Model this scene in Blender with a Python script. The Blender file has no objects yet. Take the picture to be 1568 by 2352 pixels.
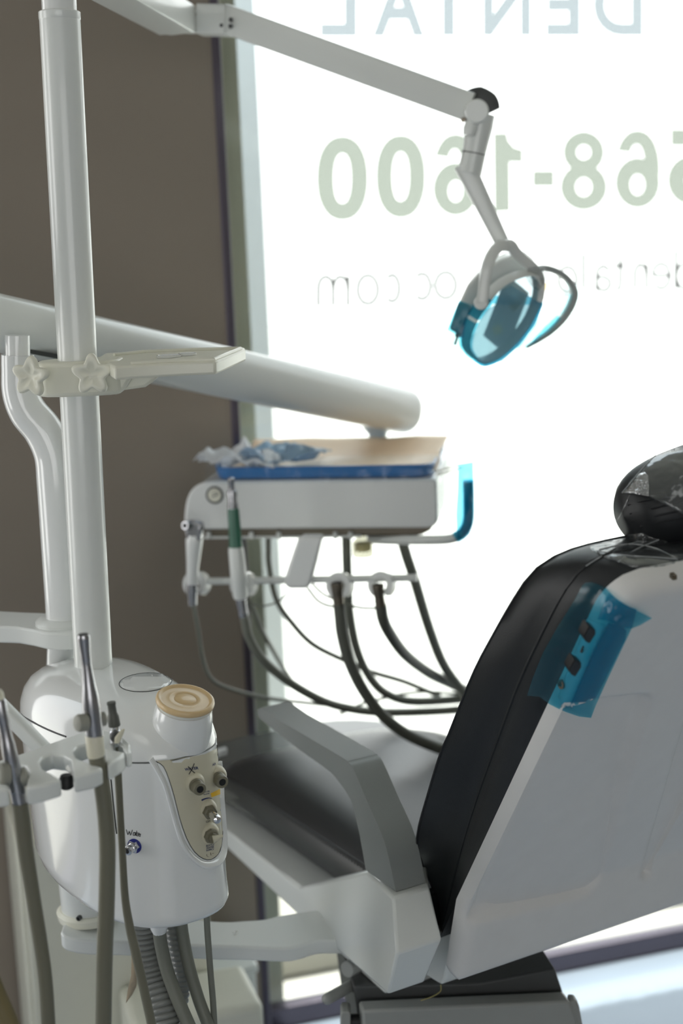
import bpy, bmesh, math, random
from mathutils import Vector, Matrix, noise
from mathutils.bvhtree import BVHTree
from mathutils.geometry import delaunay_2d_cdt
random.seed(4)
SC = bpy.context.scene
COL = SC.collection
V = Vector

# ------------------------------------------------------------------ camera
W, H, F = 1568.0, 2352.0, 3400.0
CAM = V((0, 0, 1.65))
nad = V((706.0, 17900.0, F)).normalized()        # world down in (right, down, forward) camera axes
_z = V((0, 0, -1))
fz, rz_, dz = -nad.z, -nad.x, -nad.y
# forward has no sideways (X) component
FWD = V((0, math.sqrt(1 - fz * fz), fz))
_r0 = V((1, 0, 0)); _d0 = FWD.cross(_r0)           # unrolled right and down
roll = math.atan2(-rz_ , math.sqrt(max(1e-9, 1 - fz * fz - rz_ * rz_)))
RIGHT = (_r0 * math.cos(roll) + _d0 * math.sin(roll))
DOWN = FWD.cross(RIGHT)
cam = bpy.data.cameras.new('camera')
camo = bpy.data.objects.new('camera', cam)
COL.objects.link(camo)
cam.sensor_fit = 'VERTICAL'; cam.sensor_height = 36.0; cam.lens = F / H * 36.0
cam.clip_start = 0.05; cam.clip_end = 200
m = Matrix((RIGHT, -DOWN, -FWD)).transposed().to_4x4()
m.translation = CAM
camo.matrix_world = m
cam.dof.use_dof = True; cam.dof.focus_distance = 1.86; cam.dof.aperture_fstop = 2.5
SC.camera = camo

# ------------------------------------------------------------------ view, world, light
SC.view_settings.view_transform = 'Standard'
SC.view_settings.look = 'None'
SC.view_settings.gamma = 1.0
SC.view_settings.exposure = -0.38
SC.view_settings.use_curve_mapping = False
SC.cycles.max_bounces = 10
SC.cycles.diffuse_bounces = 4
SC.cycles.glossy_bounces = 4
SC.cycles.transmission_bounces = 8
SC.cycles.transparent_max_bounces = 16
SC.cycles.caustics_reflective = False
SC.cycles.caustics_refractive = False
SC.cycles.sample_clamp_indirect = 6.0
SC.cycles.use_denoising = True

def lin(c):
    return tuple(((x / 255.0) / 12.92 if x / 255.0 <= 0.04045 else ((x / 255.0 + 0.055) / 1.055) ** 2.4) for x in c)

world = bpy.data.worlds.new('sky'); SC.world = world
world.use_nodes = True
wn = world.node_tree.nodes; wl = world.node_tree.links
bg = wn['Background']
tc = wn.new('ShaderNodeTexCoord'); sx = wn.new('ShaderNodeSeparateXYZ'); cr = wn.new('ShaderNodeValToRGB')
wl.new(tc.outputs['Generated'], sx.inputs[0]); wl.new(sx.outputs['Z'], cr.inputs[0])
cr.color_ramp.elements[0].position = 0.0; cr.color_ramp.elements[0].color = (1.0, 1.0, 0.985, 1)
cr.color_ramp.elements[1].position = 0.75; cr.color_ramp.elements[1].color = (0.80, 0.89, 0.97, 1)
e = cr.color_ramp.elements.new(0.22); e.color = (1.0, 1.0, 1.0, 1)
wl.new(cr.outputs[0], bg.inputs[0]); bg.inputs[1].default_value = 3.5

def light(name, kind, energy, color, loc, target, size=None, size_y=None, angle=None):
    L = bpy.data.lights.new(name, kind); L.energy = energy; L.color = color
    if kind == 'AREA':
        L.shape = 'RECTANGLE'; L.size = size; L.size_y = size_y or size
    if angle is not None: L.angle = angle
    o = bpy.data.objects.new(name, L); COL.objects.link(o); o.location = loc
    d = (V(target) - V(loc)).normalized()
    o.rotation_mode = 'QUATERNION'; o.rotation_quaternion = d.to_track_quat('-Z', 'Y')
    return o
TH = math.radians(17.0)
WT = V((math.cos(TH), math.sin(TH), 0))             # along the window wall, to the right
WN = V((math.sin(TH), -math.cos(TH), 0))            # into the room
W0 = V((-0.187, 2.82, 0))
sd = (-WT * 0.02 + WN * 0.10 + V((0, 0, -1.0))).normalized()
light('sun', 'SUN', 9.0, (1, 0.97, 0.92), (3, 6, 6), V((3, 6, 6)) + sd, angle=0.01)
LEFT_X, RIGHT_X, BACK_Y, CEIL = -2.7, 3.0, -3.4, 2.75
light('daylight_left_window', 'AREA', 8, (1.0, 1.0, 0.97), (LEFT_X - 0.02, 1.35, 1.50), (0, 1.35, 1.50), 0.6, 1.5)
light('daylight_rear_window', 'AREA', 5.0, (1.0, 1.0, 0.97), (0.3, BACK_Y - 0.02, 1.5), (0.3, 0, 1.5), 3.2, 1.7)
for lx, ly in ((-0.9, 0.75), (1.1, 0.75)):
    light('overhead_fill_light', 'AREA', 2.6, (1.0, 0.99, 0.95), (lx, ly, CEIL - 0.035), (lx, ly, 0), 0.56, 1.1)  # overhead fill added to lift fronts near the window; no lamp seen there

# ------------------------------------------------------------------ pixel rays on the 1568 x 2352 frame
def ray(px, py):
    return FWD + RIGHT * ((px - W / 2) / F) + DOWN * ((py - H / 2) / F)
def P(px, py, Y):
    d = ray(px, py); return CAM + d * (Y / d.y)
def RP(px, py, p0, n):
    d = ray(px, py); return CAM + d * ((p0 - CAM).dot(n) / d.dot(n))
def PZ(px, py, z):
    d = ray(px, py); return CAM + d * ((z - CAM.z) / d.z)
def proj(p):
    q = p - CAM; k = q.dot(FWD)
    return (W / 2 + F * q.dot(RIGHT) / k, H / 2 + F * q.dot(DOWN) / k)

# ------------------------------------------------------------------ materials
MATS = {}
def mat(name, rgb, rough=0.4, metal=0.0, spec=0.5, var=0.04, vscale=30.0, bump=0.0, bscale=200.0, coat=0.0, alpha=None, trans=0.0):
    if name in MATS: return MATS[name]
    M = bpy.data.materials.new(name); M.use_nodes = True
    nt = M.node_tree; b = nt.nodes['Principled BSDF']
    t = nt.nodes.new('ShaderNodeTexCoord'); n = nt.nodes.new('ShaderNodeTexNoise')
    n.inputs['Scale'].default_value = vscale; n.inputs['Detail'].default_value = 4
    nt.links.new(t.outputs['Object'], n.inputs['Vector'])
    mx = nt.nodes.new('ShaderNodeMix'); mx.data_type = 'RGBA'
    c = lin(rgb)
    mx.inputs[6].default_value = tuple(x * (1 - var) for x in c) + (1,)
    mx.inputs[7].default_value = tuple(min(1, x * (1 + var)) for x in c) + (1,)
    nt.links.new(n.outputs['Fac'], mx.inputs[0]); nt.links.new(mx.outputs[2], b.inputs['Base Color'])
    mr = nt.nodes.new('ShaderNodeMapRange')
    mr.inputs['To Min'].default_value = rough * 0.97; mr.inputs['To Max'].default_value = min(1, rough * 1.03)
    nt.links.new(n.outputs['Fac'], mr.inputs['Value']); nt.links.new(mr.outputs[0], b.inputs['Roughness'])
    b.inputs['Metallic'].default_value = metal
    b.inputs['Specular IOR Level'].default_value = spec
    b.inputs['Coat Weight'].default_value = coat
    b.inputs['Coat Roughness'].default_value = 0.06
    if trans: b.inputs['Transmission Weight'].default_value = trans
    if bump:
        n2 = nt.nodes.new('ShaderNodeTexNoise'); n2.inputs['Scale'].default_value = bscale; n2.inputs['Detail'].default_value = 3
        nt.links.new(t.outputs['Object'], n2.inputs['Vector'])
        bp = nt.nodes.new('ShaderNodeBump'); bp.inputs['Strength'].default_value = bump; bp.inputs['Distance'].default_value = 0.002
        nt.links.new(n2.outputs['Fac'], bp.inputs['Height']); nt.links.new(bp.outputs[0], b.inputs['Normal'])
    MATS[name] = M
    return M

def film(name, tint, gloss=0.12, rough=0.12, diff=None, dw=0.0, bump=0.5, bscale=60.0, rim=0.0):
    """thin see-through sheet: a tinted transparent layer, some diffuse/translucent body, a glossy skin"""
    if name in MATS: return MATS[name]
    M = bpy.data.materials.new(name); M.use_nodes = True
    nt = M.node_tree; nt.nodes.clear()
    out = nt.nodes.new('ShaderNodeOutputMaterial')
    t = nt.nodes.new('ShaderNodeTexCoord'); n = nt.nodes.new('ShaderNodeTexNoise'); n.inputs['Scale'].default_value = bscale
    nt.links.new(t.outputs['Object'], n.inputs['Vector'])
    bp = nt.nodes.new('ShaderNodeBump'); bp.inputs['Strength'].default_value = bump; bp.inputs['Distance'].default_value = 0.004
    nt.links.new(n.outputs['Fac'], bp.inputs['Height'])
    tr = nt.nodes.new('ShaderNodeBsdfTransparent'); tr.inputs[0].default_value = tuple(tint) + (1,)
    cur = tr.outputs[0]
    if dw:
        df = nt.nodes.new('ShaderNodeBsdfDiffuse'); df.inputs[0].default_value = tuple(diff) + (1,)
        tl = nt.nodes.new('ShaderNodeBsdfTranslucent'); tl.inputs[0].default_value = tuple(diff) + (1,)
        m0 = nt.nodes.new('ShaderNodeMixShader'); m0.inputs[0].default_value = 0.5
        nt.links.new(df.outputs[0], m0.inputs[1]); nt.links.new(tl.outputs[0], m0.inputs[2])
        m1 = nt.nodes.new('ShaderNodeMixShader'); m1.inputs[0].default_value = dw
        nt.links.new(cur, m1.inputs[1]); nt.links.new(m0.outputs[0], m1.inputs[2]); cur = m1.outputs[0]
    gl = nt.nodes.new('ShaderNodeBsdfGlossy'); gl.inputs['Roughness'].default_value = rough
    nt.links.new(bp.outputs[0], gl.inputs['Normal'])
    fr = nt.nodes.new('ShaderNodeLayerWeight'); fr.inputs[0].default_value = 0.3
    nt.links.new(bp.outputs[0], fr.inputs['Normal'])
    mm = nt.nodes.new('ShaderNodeMath'); mm.operation = 'MULTIPLY_ADD'
    nt.links.new(fr.outputs['Facing'], mm.inputs[0]); mm.inputs[1].default_value = gloss + rim; mm.inputs[2].default_value = gloss * 0.35
    m2 = nt.nodes.new('ShaderNodeMixShader')
    nt.links.new(mm.outputs[0], m2.inputs[0]); nt.links.new(cur, m2.inputs[1]); nt.links.new(gl.outputs[0], m2.inputs[2])
    nt.links.new(m2.outputs[0], out.inputs[0])
    MATS[name] = M
    return M

white = mat('white_enamel', (226, 229, 226), 0.28, coat=0.3, var=0.008)
wgloss = mat('glossy_white_plastic', (232, 234, 233), 0.14, coat=0.6, var=0.006)
cream = mat('cream_plastic', (231, 230, 215), 0.35)
ivory = mat('ivory_plastic', (220, 216, 196), 0.4)
panelbeige = mat('beige_panel_plastic', (205, 200, 178), 0.38)
shellwhite = mat('matte_white_shell', (222, 221, 219), 0.42, bump=0.05, bscale=900)
leather = mat('black_upholstery', (26, 28, 31), 0.46, spec=0.45, bump=0.12, bscale=700, var=0.1)
seatleather = mat('dark_grey_upholstery', (40, 43, 46), 0.35, spec=1.0, bump=0.12, bscale=700, var=0.08)
armgrey = mat('grey_urethane', (134, 138, 136), 0.38, bump=0.25, bscale=1500, var=0.06, vscale=900)
hosegrey = mat('grey_hose_rubber', (118, 120, 110), 0.5, var=0.05)
hoseolive = mat('olive_grey_hose', (112, 110, 94), 0.42, var=0.05)
corrug = mat('grey_corrugated_plastic', (128, 130, 126), 0.25)
steel = mat('brushed_steel', (176, 176, 180), 0.26, metal=1.0)
chrome = mat('chrome', (225, 225, 228), 0.07, metal=1.0)
darkmetal = mat('dark_bronze_metal', (120, 112, 100), 0.35, metal=0.85)
black = mat('black_rubber', (14, 14, 15), 0.5)
darkgrey = mat('dark_grey_plastic', (70, 72, 72), 0.45)
basegrey = mat('grey_painted_base', (150, 152, 148), 0.4)
wallm = mat('brown_wall_paint', (146, 136, 125), 0.75, spec=0.25, bump=0.08, bscale=260, var=0.03, vscale=3)
floorm = mat('grey_vinyl_floor', (152, 163, 176), 0.16, bump=0.02, bscale=30, var=0.05, vscale=6)
ceilm = mat('white_ceiling_paint', (188, 186, 180), 0.9)
alum = mat('dark_anodised_frame', (92, 86, 96), 0.32, metal=0.6)
bluelabel = mat('navy_print', (28, 42, 96), 0.5)
inkm = mat('black_marker_ink', (18, 18, 26), 0.5)
lidm = mat('tan_plastic_lid', (214, 186, 140), 0.35, coat=0.2)
peach = mat('peach_paper', (255, 226, 196), 0.55)
traybl = mat('blue_tray_plastic', (40, 120, 190), 0.3)
green = mat('green_handle_sleeve', (50, 104, 84), 0.35)
yellow = mat('yellow_label', (232, 184, 20), 0.5)
bluering = mat('blue_ring_plastic', (40, 50, 140), 0.35)
cabm = mat('cream_cabinet_laminate', (214, 214, 200), 0.5)
papertag = mat('tan_paper_tag', (176, 160, 136), 0.8)
oiljar = mat('yellow_oil_pad', (226, 214, 140), 0.7)
pave = mat('pale_concrete_paving', (205, 203, 196), 0.9, bump=0.1, bscale=60)
stucco = mat('pale_stucco', (228, 232, 230), 0.9)
bluefilm = film('blue_barrier_film', (0.20, 0.66, 0.80), gloss=0.10, rough=0.25, diff=(0.08, 0.40, 0.56), dw=0.14, bump=0.2)
palefilm = film('pale_blue_film', (0.62, 0.9, 0.94), gloss=0.10, rough=0.2, diff=(0.4, 0.8, 0.9), dw=0.10)
clearfilm = film('clear_plastic_film', (0.93, 0.94, 0.94), gloss=0.30, rough=0.12, diff=(0.8, 0.82, 0.82), dw=0.05, bump=1.0, bscale=45, rim=0.1)
glassm = film('window_glass', (0.96, 0.98, 0.97), gloss=0.06, rough=0.01, bump=0.0)
shieldm = film('clear_lamp_shield', (0.72, 0.86, 0.90), gloss=0.25, rough=0.05, diff=(0.45, 0.62, 0.7), dw=0.25, bump=0.0)
vinyl = film('frosted_grey_vinyl', (0.275, 0.298, 0.262), gloss=0.02, rough=0.4, diff=(0.3, 0.33, 0.3), dw=0.12, bump=0.0)
vinylblue = film('frosted_blue_vinyl', (0.30, 0.33, 0.35), gloss=0.02, rough=0.4, diff=(0.3, 0.35, 0.38), dw=0.12, bump=0.0)
vinylpale = film('pale_frosted_vinyl', (0.13, 0.131, 0.131), gloss=0.02, rough=0.4, diff=(0.4, 0.4, 0.4), dw=0.12, bump=0.0)

# ------------------------------------------------------------------ mesh helpers
def new(): return bmesh.new()
def tag(o, label=None, cat=None, group=None, kind=None):
    if label: o['label'] = label
    if cat: o['category'] = cat
    if group: o['group'] = group
    if kind: o['kind'] = kind
    return o
def thing(name, label, cat, loc=(0, 0, 0), group=None):
    o = bpy.data.objects.new(name, None); COL.objects.link(o)
    o.empty_display_size = 0.05; o.location = loc
    return tag(o, label, cat, group)
def rootloc(o):
    while o.parent: o = o.parent
    return o.location
def obj(name, bm, material, parent=None, label=None, bev=0.0, seg=2, sub=0, angle=35, origin=None, recalc=True):
    if recalc: bmesh.ops.recalc_face_normals(bm, faces=bm.faces[:])
    me = bpy.data.meshes.new(name)
    off = V(rootloc(parent)) if parent else V(origin or (0, 0, 0))
    bmesh.ops.translate(bm, verts=bm.verts[:], vec=-off)
    bm.to_mesh(me); bm.free()
    for p in me.polygons: p.use_smooth = True
    me.set_sharp_from_angle(angle=math.radians(angle))
    me.materials.append(material)
    o = bpy.data.objects.new(name, me); COL.objects.link(o)
    if parent:
        o.parent = parent
    else:
        o.location = off
    if bev:
        b = o.modifiers.new('bevel', 'BEVEL'); b.width = bev; b.segments = seg; b.limit_method = 'ANGLE'; b.angle_limit = math.radians(32)
        b.harden_normals = False
    if sub:
        s = o.modifiers.new('sub', 'SUBSURF'); s.levels = sub; s.render_levels = sub
    if label: o['label'] = label
    return o
def struct(name, bm, material, **k):
    o = obj(name, bm, material, **k); o['kind'] = 'structure'; return o

def frame_of(d, up=None):
    d = d.normalized()
    u = up if up is not None else (V((0, 0, 1)) if abs(d.z) < 0.95 else V((0, 1, 0)))
    x = d.cross(u).normalized(); y = x.cross(d).normalized()
    return x, y
def loft(bm, rings, closed=True, caps=True):
    vs = [[bm.verts.new(p) for p in r] for r in rings]
    n = len(vs[0])
    for a, b in zip(vs, vs[1:]):
        for i in range(n if closed else n - 1):
            j = (i + 1) % n
            try: bm.faces.new((a[i], a[j], b[j], b[i]))
            except ValueError: pass
    if caps and closed:
        for r in (vs[0], vs[-1]):
            try: bm.faces.new(r)
            except ValueError: pass
    return vs
def smooth_path(pts, n=6):
    pts = [V(p) for p in pts]
    if len(pts) < 3: return pts
    ext = [pts[0] * 2 - pts[1]] + pts + [pts[-1] * 2 - pts[-2]]
    out = []
    for i in range(1, len(ext) - 2):
        p0, p1, p2, p3 = ext[i - 1:i + 3]
        for k in range(n):
            t = k / n
            out.append(0.5 * ((2 * p1) + (p2 - p0) * t + (2 * p0 - 5 * p1 + 4 * p2 - p3) * t * t + (3 * p1 - p0 - 3 * p2 + p3) * t ** 3))
    out.append(pts[-1])
    return out
def lerp_list(vals, n_out):
    if not isinstance(vals, (list, tuple)): return [vals] * n_out
    out = []
    for i in range(n_out):
        t = i / (n_out - 1) * (len(vals) - 1); k = min(int(t), len(vals) - 2)
        out.append(vals[k] * (1 - (t - k)) + vals[k + 1] * (t - k))
    return out
def sweep(bm, pts, section, scale=1.0, up=None, caps=True):
    """section: list of (x, y); moved along pts with a parallel-transported frame"""
    pts = [V(p) for p in pts]; n = len(pts)
    sc = lerp_list(scale, n); rings = []
    x = None
    for i, p in enumerate(pts):
        d = (pts[min(i + 1, n - 1)] - pts[max(i - 1, 0)]).normalized()
        if up is not None or x is None:
            x, y = frame_of(d, up)
        else:
            x = (x - d * x.dot(d)).normalized(); y = x.cross(d).normalized()
        rings.append([p + x * (a * sc[i]) + y * (b * sc[i]) for a, b in section])
    loft(bm, rings, True, caps)
def circ(n=14, r=1.0):
    return [(r * math.cos(2 * math.pi * i / n), r * math.sin(2 * math.pi * i / n)) for i in range(n)]
def tube(bm, pts, r, n=12, smooth=6, caps=True):
    q = smooth_path(pts, smooth) if smooth and len(pts) > 2 else [V(p) for p in pts]
    sweep(bm, q, circ(n), r, None, caps)
def rrect(w, h, r, k=4):
    out = []
    for cx, cy, a0 in ((w - r, h - r, 0), (-w + r, h - r, 90), (-w + r, -h + r, 180), (w - r, -h + r, 270)):
        for i in range(k + 1):
            a = math.radians(a0 + 90 * i / k); out.append((cx + r * math.cos(a), cy + r * math.sin(a)))
    return out
def lathe(bm, base, axis, prof, n=20, caps=True):
    axis = V(axis).normalized(); x, y = frame_of(axis); base = V(base)
    rings = [[base + axis * h + (x * math.cos(2 * math.pi * i / n) + y * math.sin(2 * math.pi * i / n)) * max(r, 1e-5) for i in range(n)] for r, h in prof]
    loft(bm, rings, True, caps)
def prism(bm, poly, vec):
    vec = V(vec); a = [bm.verts.new(p) for p in poly]; b = [bm.verts.new(V(p) + vec) for p in poly]
    n = len(a)
    bm.faces.new(a); bm.faces.new(list(reversed(b)))
    for i in range(n):
        j = (i + 1) % n; bm.faces.new((a[i], b[i], b[j], a[j]))
def box(bm, c, ax, ay, az):
    c = V(c); vs = {}
    for i in (-1, 1):
        for j in (-1, 1):
            for k in (-1, 1): vs[i, j, k] = bm.verts.new(c + ax * i + ay * j + az * k)
    for f in (((-1,-1,-1),(-1,1,-1),(1,1,-1),(1,-1,-1)), ((-1,-1,1),(1,-1,1),(1,1,1),(-1,1,1)), ((-1,-1,-1),(1,-1,-1),(1,-1,1),(-1,-1,1)),
              ((-1,1,-1),(-1,1,1),(1,1,1),(1,1,-1)), ((-1,-1,-1),(-1,-1,1),(-1,1,1),(-1,1,-1)), ((1,-1,-1),(1,1,-1),(1,1,1),(1,-1,1))):
        bm.faces.new([vs[q] for q in f])
X1, Y1, Z1 = V((1, 0, 0)), V((0, 1, 0)), V((0, 0, 1))
def aabox(bm, x0, x1, y0, y1, z0, z1):
    box(bm, ((x0 + x1) / 2, (y0 + y1) / 2, (z0 + z1) / 2), X1 * (x1 - x0) / 2, Y1 * (y1 - y0) / 2, Z1 * (z1 - z0) / 2)
def inside(x, y, poly):
    c = False; n = len(poly)
    for i in range(n):
        x1, y1 = poly[i]; x2, y2 = poly[(i + 1) % n]
        if (y1 > y) != (y2 > y) and x < (x2 - x1) * (y - y1) / (y2 - y1) + x1: c = not c
    return c
def edist(x, y, poly):
    best = 1e9; n = len(poly)
    for i in range(n):
        x1, y1 = poly[i]; x2, y2 = poly[(i + 1) % n]
        dx, dy = x2 - x1, y2 - y1; L = dx * dx + dy * dy
        t = 0 if L == 0 else max(0, min(1, ((x - x1) * dx + (y - y1) * dy) / L))
        best = min(best, math.hypot(x - x1 - t * dx, y - y1 - t * dy))
    return best
def densify(poly, step):
    out = []
    for i in range(len(poly)):
        a, b = poly[i], poly[(i + 1) % len(poly)]
        k = max(1, int(math.hypot(b[0] - a[0], b[1] - a[1]) / step))
        for j in range(k): out.append((a[0] + (b[0] - a[0]) * j / k, a[1] + (b[1] - a[1]) * j / k))
    return out
def curve2d(poly, n=4, closed=True):
    p3 = [V((a, b, 0)) for a, b in poly]
    if closed:
        q = smooth_path([p3[-1]] + p3 + [p3[0], p3[1]], n)[n:-n]
        return [(v.x, v.y) for v in q[:-1]]
    return [(v.x, v.y) for v in smooth_path(p3, n)]
CENT = []
def bvh_of(*objs):
    vs, fs = [], []
    dg = bpy.context.evaluated_depsgraph_get()
    for o in objs:
        ev = o.evaluated_get(dg); me = ev.to_mesh(); k = len(vs); mw = o.matrix_world
        if o.parent: mw = Matrix.Translation(rootloc(o))
        vs += [mw @ v.co for v in me.vertices]; fs += [[k + i for i in p.vertices] for p in me.polygons]
        ev.to_mesh_clear()
    b = BVHTree.FromPolygons(vs, fs); q = [proj(v) for v in vs]
    CENT.append((b, sum(p[0] for p in q) / len(q), sum(p[1] for p in q) / len(q)))
    return b
def hit(bvh, px, py):
    c = [k for k in CENT if k[0] is bvh][0]; ok = None
    for k in range(60):                                  # just off the outline: step towards the middle until the surface is met
        d = ray(px, py).normalized(); loc, nr, i, t = bvh.ray_cast(CAM, d)
        if loc is not None: break
        L_ = math.hypot(c[1] - px, c[2] - py); px += (c[1] - px) / L_ * 2; py += (c[2] - py) / L_ * 2
    if loc is None: return None, None
    if nr.dot(d) > 0: nr = -nr
    return loc, nr
def patch(bm, poly, fn, step=8):
    """fill the closed outline (frame points) with a fine triangle mesh carried to 3D by fn"""
    b = densify(poly, step)
    pts = [V(p) for p in b]; n = len(pts)
    xs = [p[0] for p in b]; ys = [p[1] for p in b]
    y = min(ys) + step / 2
    while y < max(ys):
        x = min(xs) + step / 2
        while x < max(xs):
            if inside(x, y, b) and edist(x, y, b) > step * 0.5: pts.append(V((x, y)))
            x += step
        y += step
    r = delaunay_2d_cdt([V((p[0], p[1])) for p in pts], [(i, (i + 1) % n) for i in range(n)], [], 1, 1e-4)
    vs = [bm.verts.new(fn(v[0], v[1])) for v in r[0]]
    for f in r[2]:
        try: bm.faces.new([vs[i] for i in f])
        except ValueError: pass
def on(bvh, off, fall=None):
    last = [fall]
    def fn(x, y):
        loc, nr = hit(bvh, x, y)
        if loc is None: loc, nr = last[0]
        last[0] = (loc, nr)
        return loc + nr * off
    return fn
def solid(o, t, off=1.0):
    s = o.modifiers.new('solid', 'SOLIDIFY'); s.thickness = t; s.offset = off; return o
def text_mesh(body, bold=0.0):
    c = bpy.data.curves.new('t', 'FONT'); c.body = body; c.offset = bold; c.align_x = 'LEFT'; c.resolution_u = 6
    o = bpy.data.objects.new('t', c); COL.objects.link(o)
    bpy.context.view_layer.update()
    me = bpy.data.meshes.new_from_object(o.evaluated_get(bpy.context.evaluated_depsgraph_get()))
    bpy.data.objects.remove(o); bpy.data.curves.remove(c)
    xs = [v.co.x for v in me.vertices]; ys = [v.co.y for v in me.vertices]
    return me, (min(xs), max(xs), min(ys), max(ys))
def text_bm(bm, body, fn, bold=0.0, seg=True):
    """letters carried by fn(u, v), u and v running 0..1 across the text's own box"""
    me, (x0, x1, y0, y1) = text_mesh(body, bold)
    vs = [bm.verts.new(fn((v.co.x - x0) / (x1 - x0), (v.co.y - y0) / (y1 - y0))) for v in me.vertices]
    for p in me.polygons:
        try: bm.faces.new([vs[i] for i in p.vertices])
        except ValueError: pass
    bpy.data.meshes.remove(me)
def quad_fn(tl, tr, bl, br, f):
    """(u, v) -> frame point inside a quad -> 3D through f"""
    def g(u, v):
        x = (bl[0] * (1 - u) + br[0] * u) * (1 - v) + (tl[0] * (1 - u) + tr[0] * u) * v
        y = (bl[1] * (1 - u) + br[1] * u) * (1 - v) + (tl[1] * (1 - u) + tr[1] * u) * v
        return f(x, y)
    return g

# ================================================================== THE SETTING
def WP(px, py, off=0.0):                                  # a frame point on the window wall, off metres into the room
    return RP(px, py, W0 + WN * off, WN)
def wcoord(p): return (p - W0).dot(WT)
def wpt(t, z, off=0.0): return W0 + WT * t + WN * off + V((0, 0, z))
JT = wcoord(WP(548, 1200))                                # left edge of the window opening
R_END = 3.6; L_END = -2.9
def wbox(bm, t0, t1, z0, z1, o0, o1):
    box(bm, wpt((t0 + t1) / 2, (z0 + z1) / 2, (o0 + o1) / 2), WT * (t1 - t0) / 2, WN * (o1 - o0) / 2, Z1 * (z1 - z0) / 2)
bm = new()
for t0, t1, z0, z1 in ((L_END, -2.35, 0, CEIL), (-1.15, JT, 0, CEIL), (-2.35, -1.15, 0, .12), (-2.35, -1.15, 2.6, CEIL)): wbox(bm, t0, t1, z0, z1, -0.16, 0)
struct('wall_front', bm, wallm)
bm = new(); aabox(bm, LEFT_X - 0.3, RIGHT_X + 0.3, BACK_Y - 0.3, 4.4, -0.05, 0.0)
# the floor ends at the window wall
bmesh.ops.bisect_plane(bm, geom=bm.verts[:] + bm.edges[:] + bm.faces[:], plane_co=W0 - WN * 0.1, plane_no=-WN, clear_outer=True)
bmesh.ops.holes_fill(bm, edges=bm.edges[:])
struct('floor', bm, floorm)
bm = new(); aabox(bm, LEFT_X - 0.3, RIGHT_X + 0.3, BACK_Y - 0.3, 4.4, CEIL, CEIL + 0.08)
bmesh.ops.bisect_plane(bm, geom=bm.verts[:] + bm.edges[:] + bm.faces[:], plane_co=W0 - WN * 0.16, plane_no=-WN, clear_outer=True)
bmesh.ops.holes_fill(bm, edges=bm.edges[:])
struct('ceiling', bm, ceilm)
def wall_with_hole(name, x_const, axis, a0, a1, h0, h1, z0, z1):
    bm = new()
    def b(p0, p1, q0, q1):
        if axis == 'x': aabox(bm, min(x_const), max(x_const), p0, p1, q0, q1)
        else: aabox(bm, p0, p1, min(x_const), max(x_const), q0, q1)
    b(a0, h0, 0, CEIL); b(h1, a1, 0, CEIL); b(h0, h1, 0, z0); b(h0, h1, z1, CEIL)
    struct(name, bm, mat('warm_grey_wall_paint', (150, 145, 137), 0.8))
wall_with_hole('wall_left', (LEFT_X - 0.12, LEFT_X), 'x', BACK_Y, 2.13, .88, 1.82, 0.7, 2.3)
wall_with_hole('wall_rear', (BACK_Y - 0.12, BACK_Y), 'y', LEFT_X, RIGHT_X, -1.3, 1.9, 0.65, 2.35)
bm = new(); aabox(bm, RIGHT_X, RIGHT_X + 0.12, BACK_Y, 3.95, 0, CEIL); struct('wall_right', bm, mat('warm_grey_wall_paint', (150, 145, 137), 0.8))

# the big shop window: dark metal frame, glass, lettering stuck on the glass
win = thing('window_1', 'tall shop window with mirrored clinic lettering on blown-out glass', 'window', wpt(1.2, 0, 0)); win['kind'] = 'structure'
bm = new()
wbox(bm, JT - 0.004, JT + 0.013, 0, CEIL, -0.10, 0.004)
wbox(bm, JT, R_END, 0.0, 0.046, -0.078, -0.045)
wbox(bm, JT, R_END, CEIL - 0.08, CEIL, -0.10, 0.0)
wbox(bm, R_END - 0.05, R_END, 0, CEIL, -0.10, 0.0)
obj('window_frame', bm, alum, win, bev=0.003)
bm = new(); wbox(bm, JT + 0.01, R_END - 0.02, 0.05, CEIL - 0.05, -0.066, -0.060); obj('window_pane', bm, glassm, win)
GP = W0 + WN * -0.058
def GR(x, y): return RP(x, y, GP, WN)
def sign(body, tl, tr, bl, br, m, bold=0.0):
    bm = new()
    # the words face the street: their own left end is on our right
    text_bm(bm, body, quad_fn(tl, tr, bl, br, GR), bold)
    return obj('window_lettering', bm, m, win, recalc=True)
def ell(cx, cy, rx, ry, n=48, e=2.0):
    out = []
    for i in range(n):
        a = 2 * math.pi * i / n; c, s = math.cos(a), math.sin(a)
        out.append((cx + rx * math.copysign(abs(c) ** (2 / e), c), cy + ry * math.copysign(abs(s) ** (2 / e), s)))
    return out
E0o, E0i = ell(.5, .5, .5, .5, e=2.25), ell(.5, .5, .165, .295, e=2.3)
E8 = [ell(.5, .735, .44, .265), ell(.5, .295, .5, .295), ell(.5, .735, .145, .090), ell(.5, .295, .165, .115)]
E6 = [ell(.5, .5, .5, .5, e=2.2), ell(.5, .325, .5, .325), ell(.5, .30, .155, .13), ell(.52, .5, .175, .315, e=2.2)]
CUT = [(.5, .40), (.5, .70), (1.1, .74), (1.1, .40)]
GLY = {'0': ([E0o, E0i], lambda x, y: inside(x, y, E0o) and not inside(x, y, E0i)),
       '8': (E8, lambda x, y: (inside(x, y, E8[0]) or inside(x, y, E8[1])) and not inside(x, y, E8[2]) and not inside(x, y, E8[3])),
       '6': (E6 + [CUT], lambda x, y: (inside(x, y, E6[1]) and not inside(x, y, E6[2])) or (inside(x, y, E6[0]) and not inside(x, y, E6[3]) and not inside(x, y, CUT) and not (inside(x, y, E6[2]))))}
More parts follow.
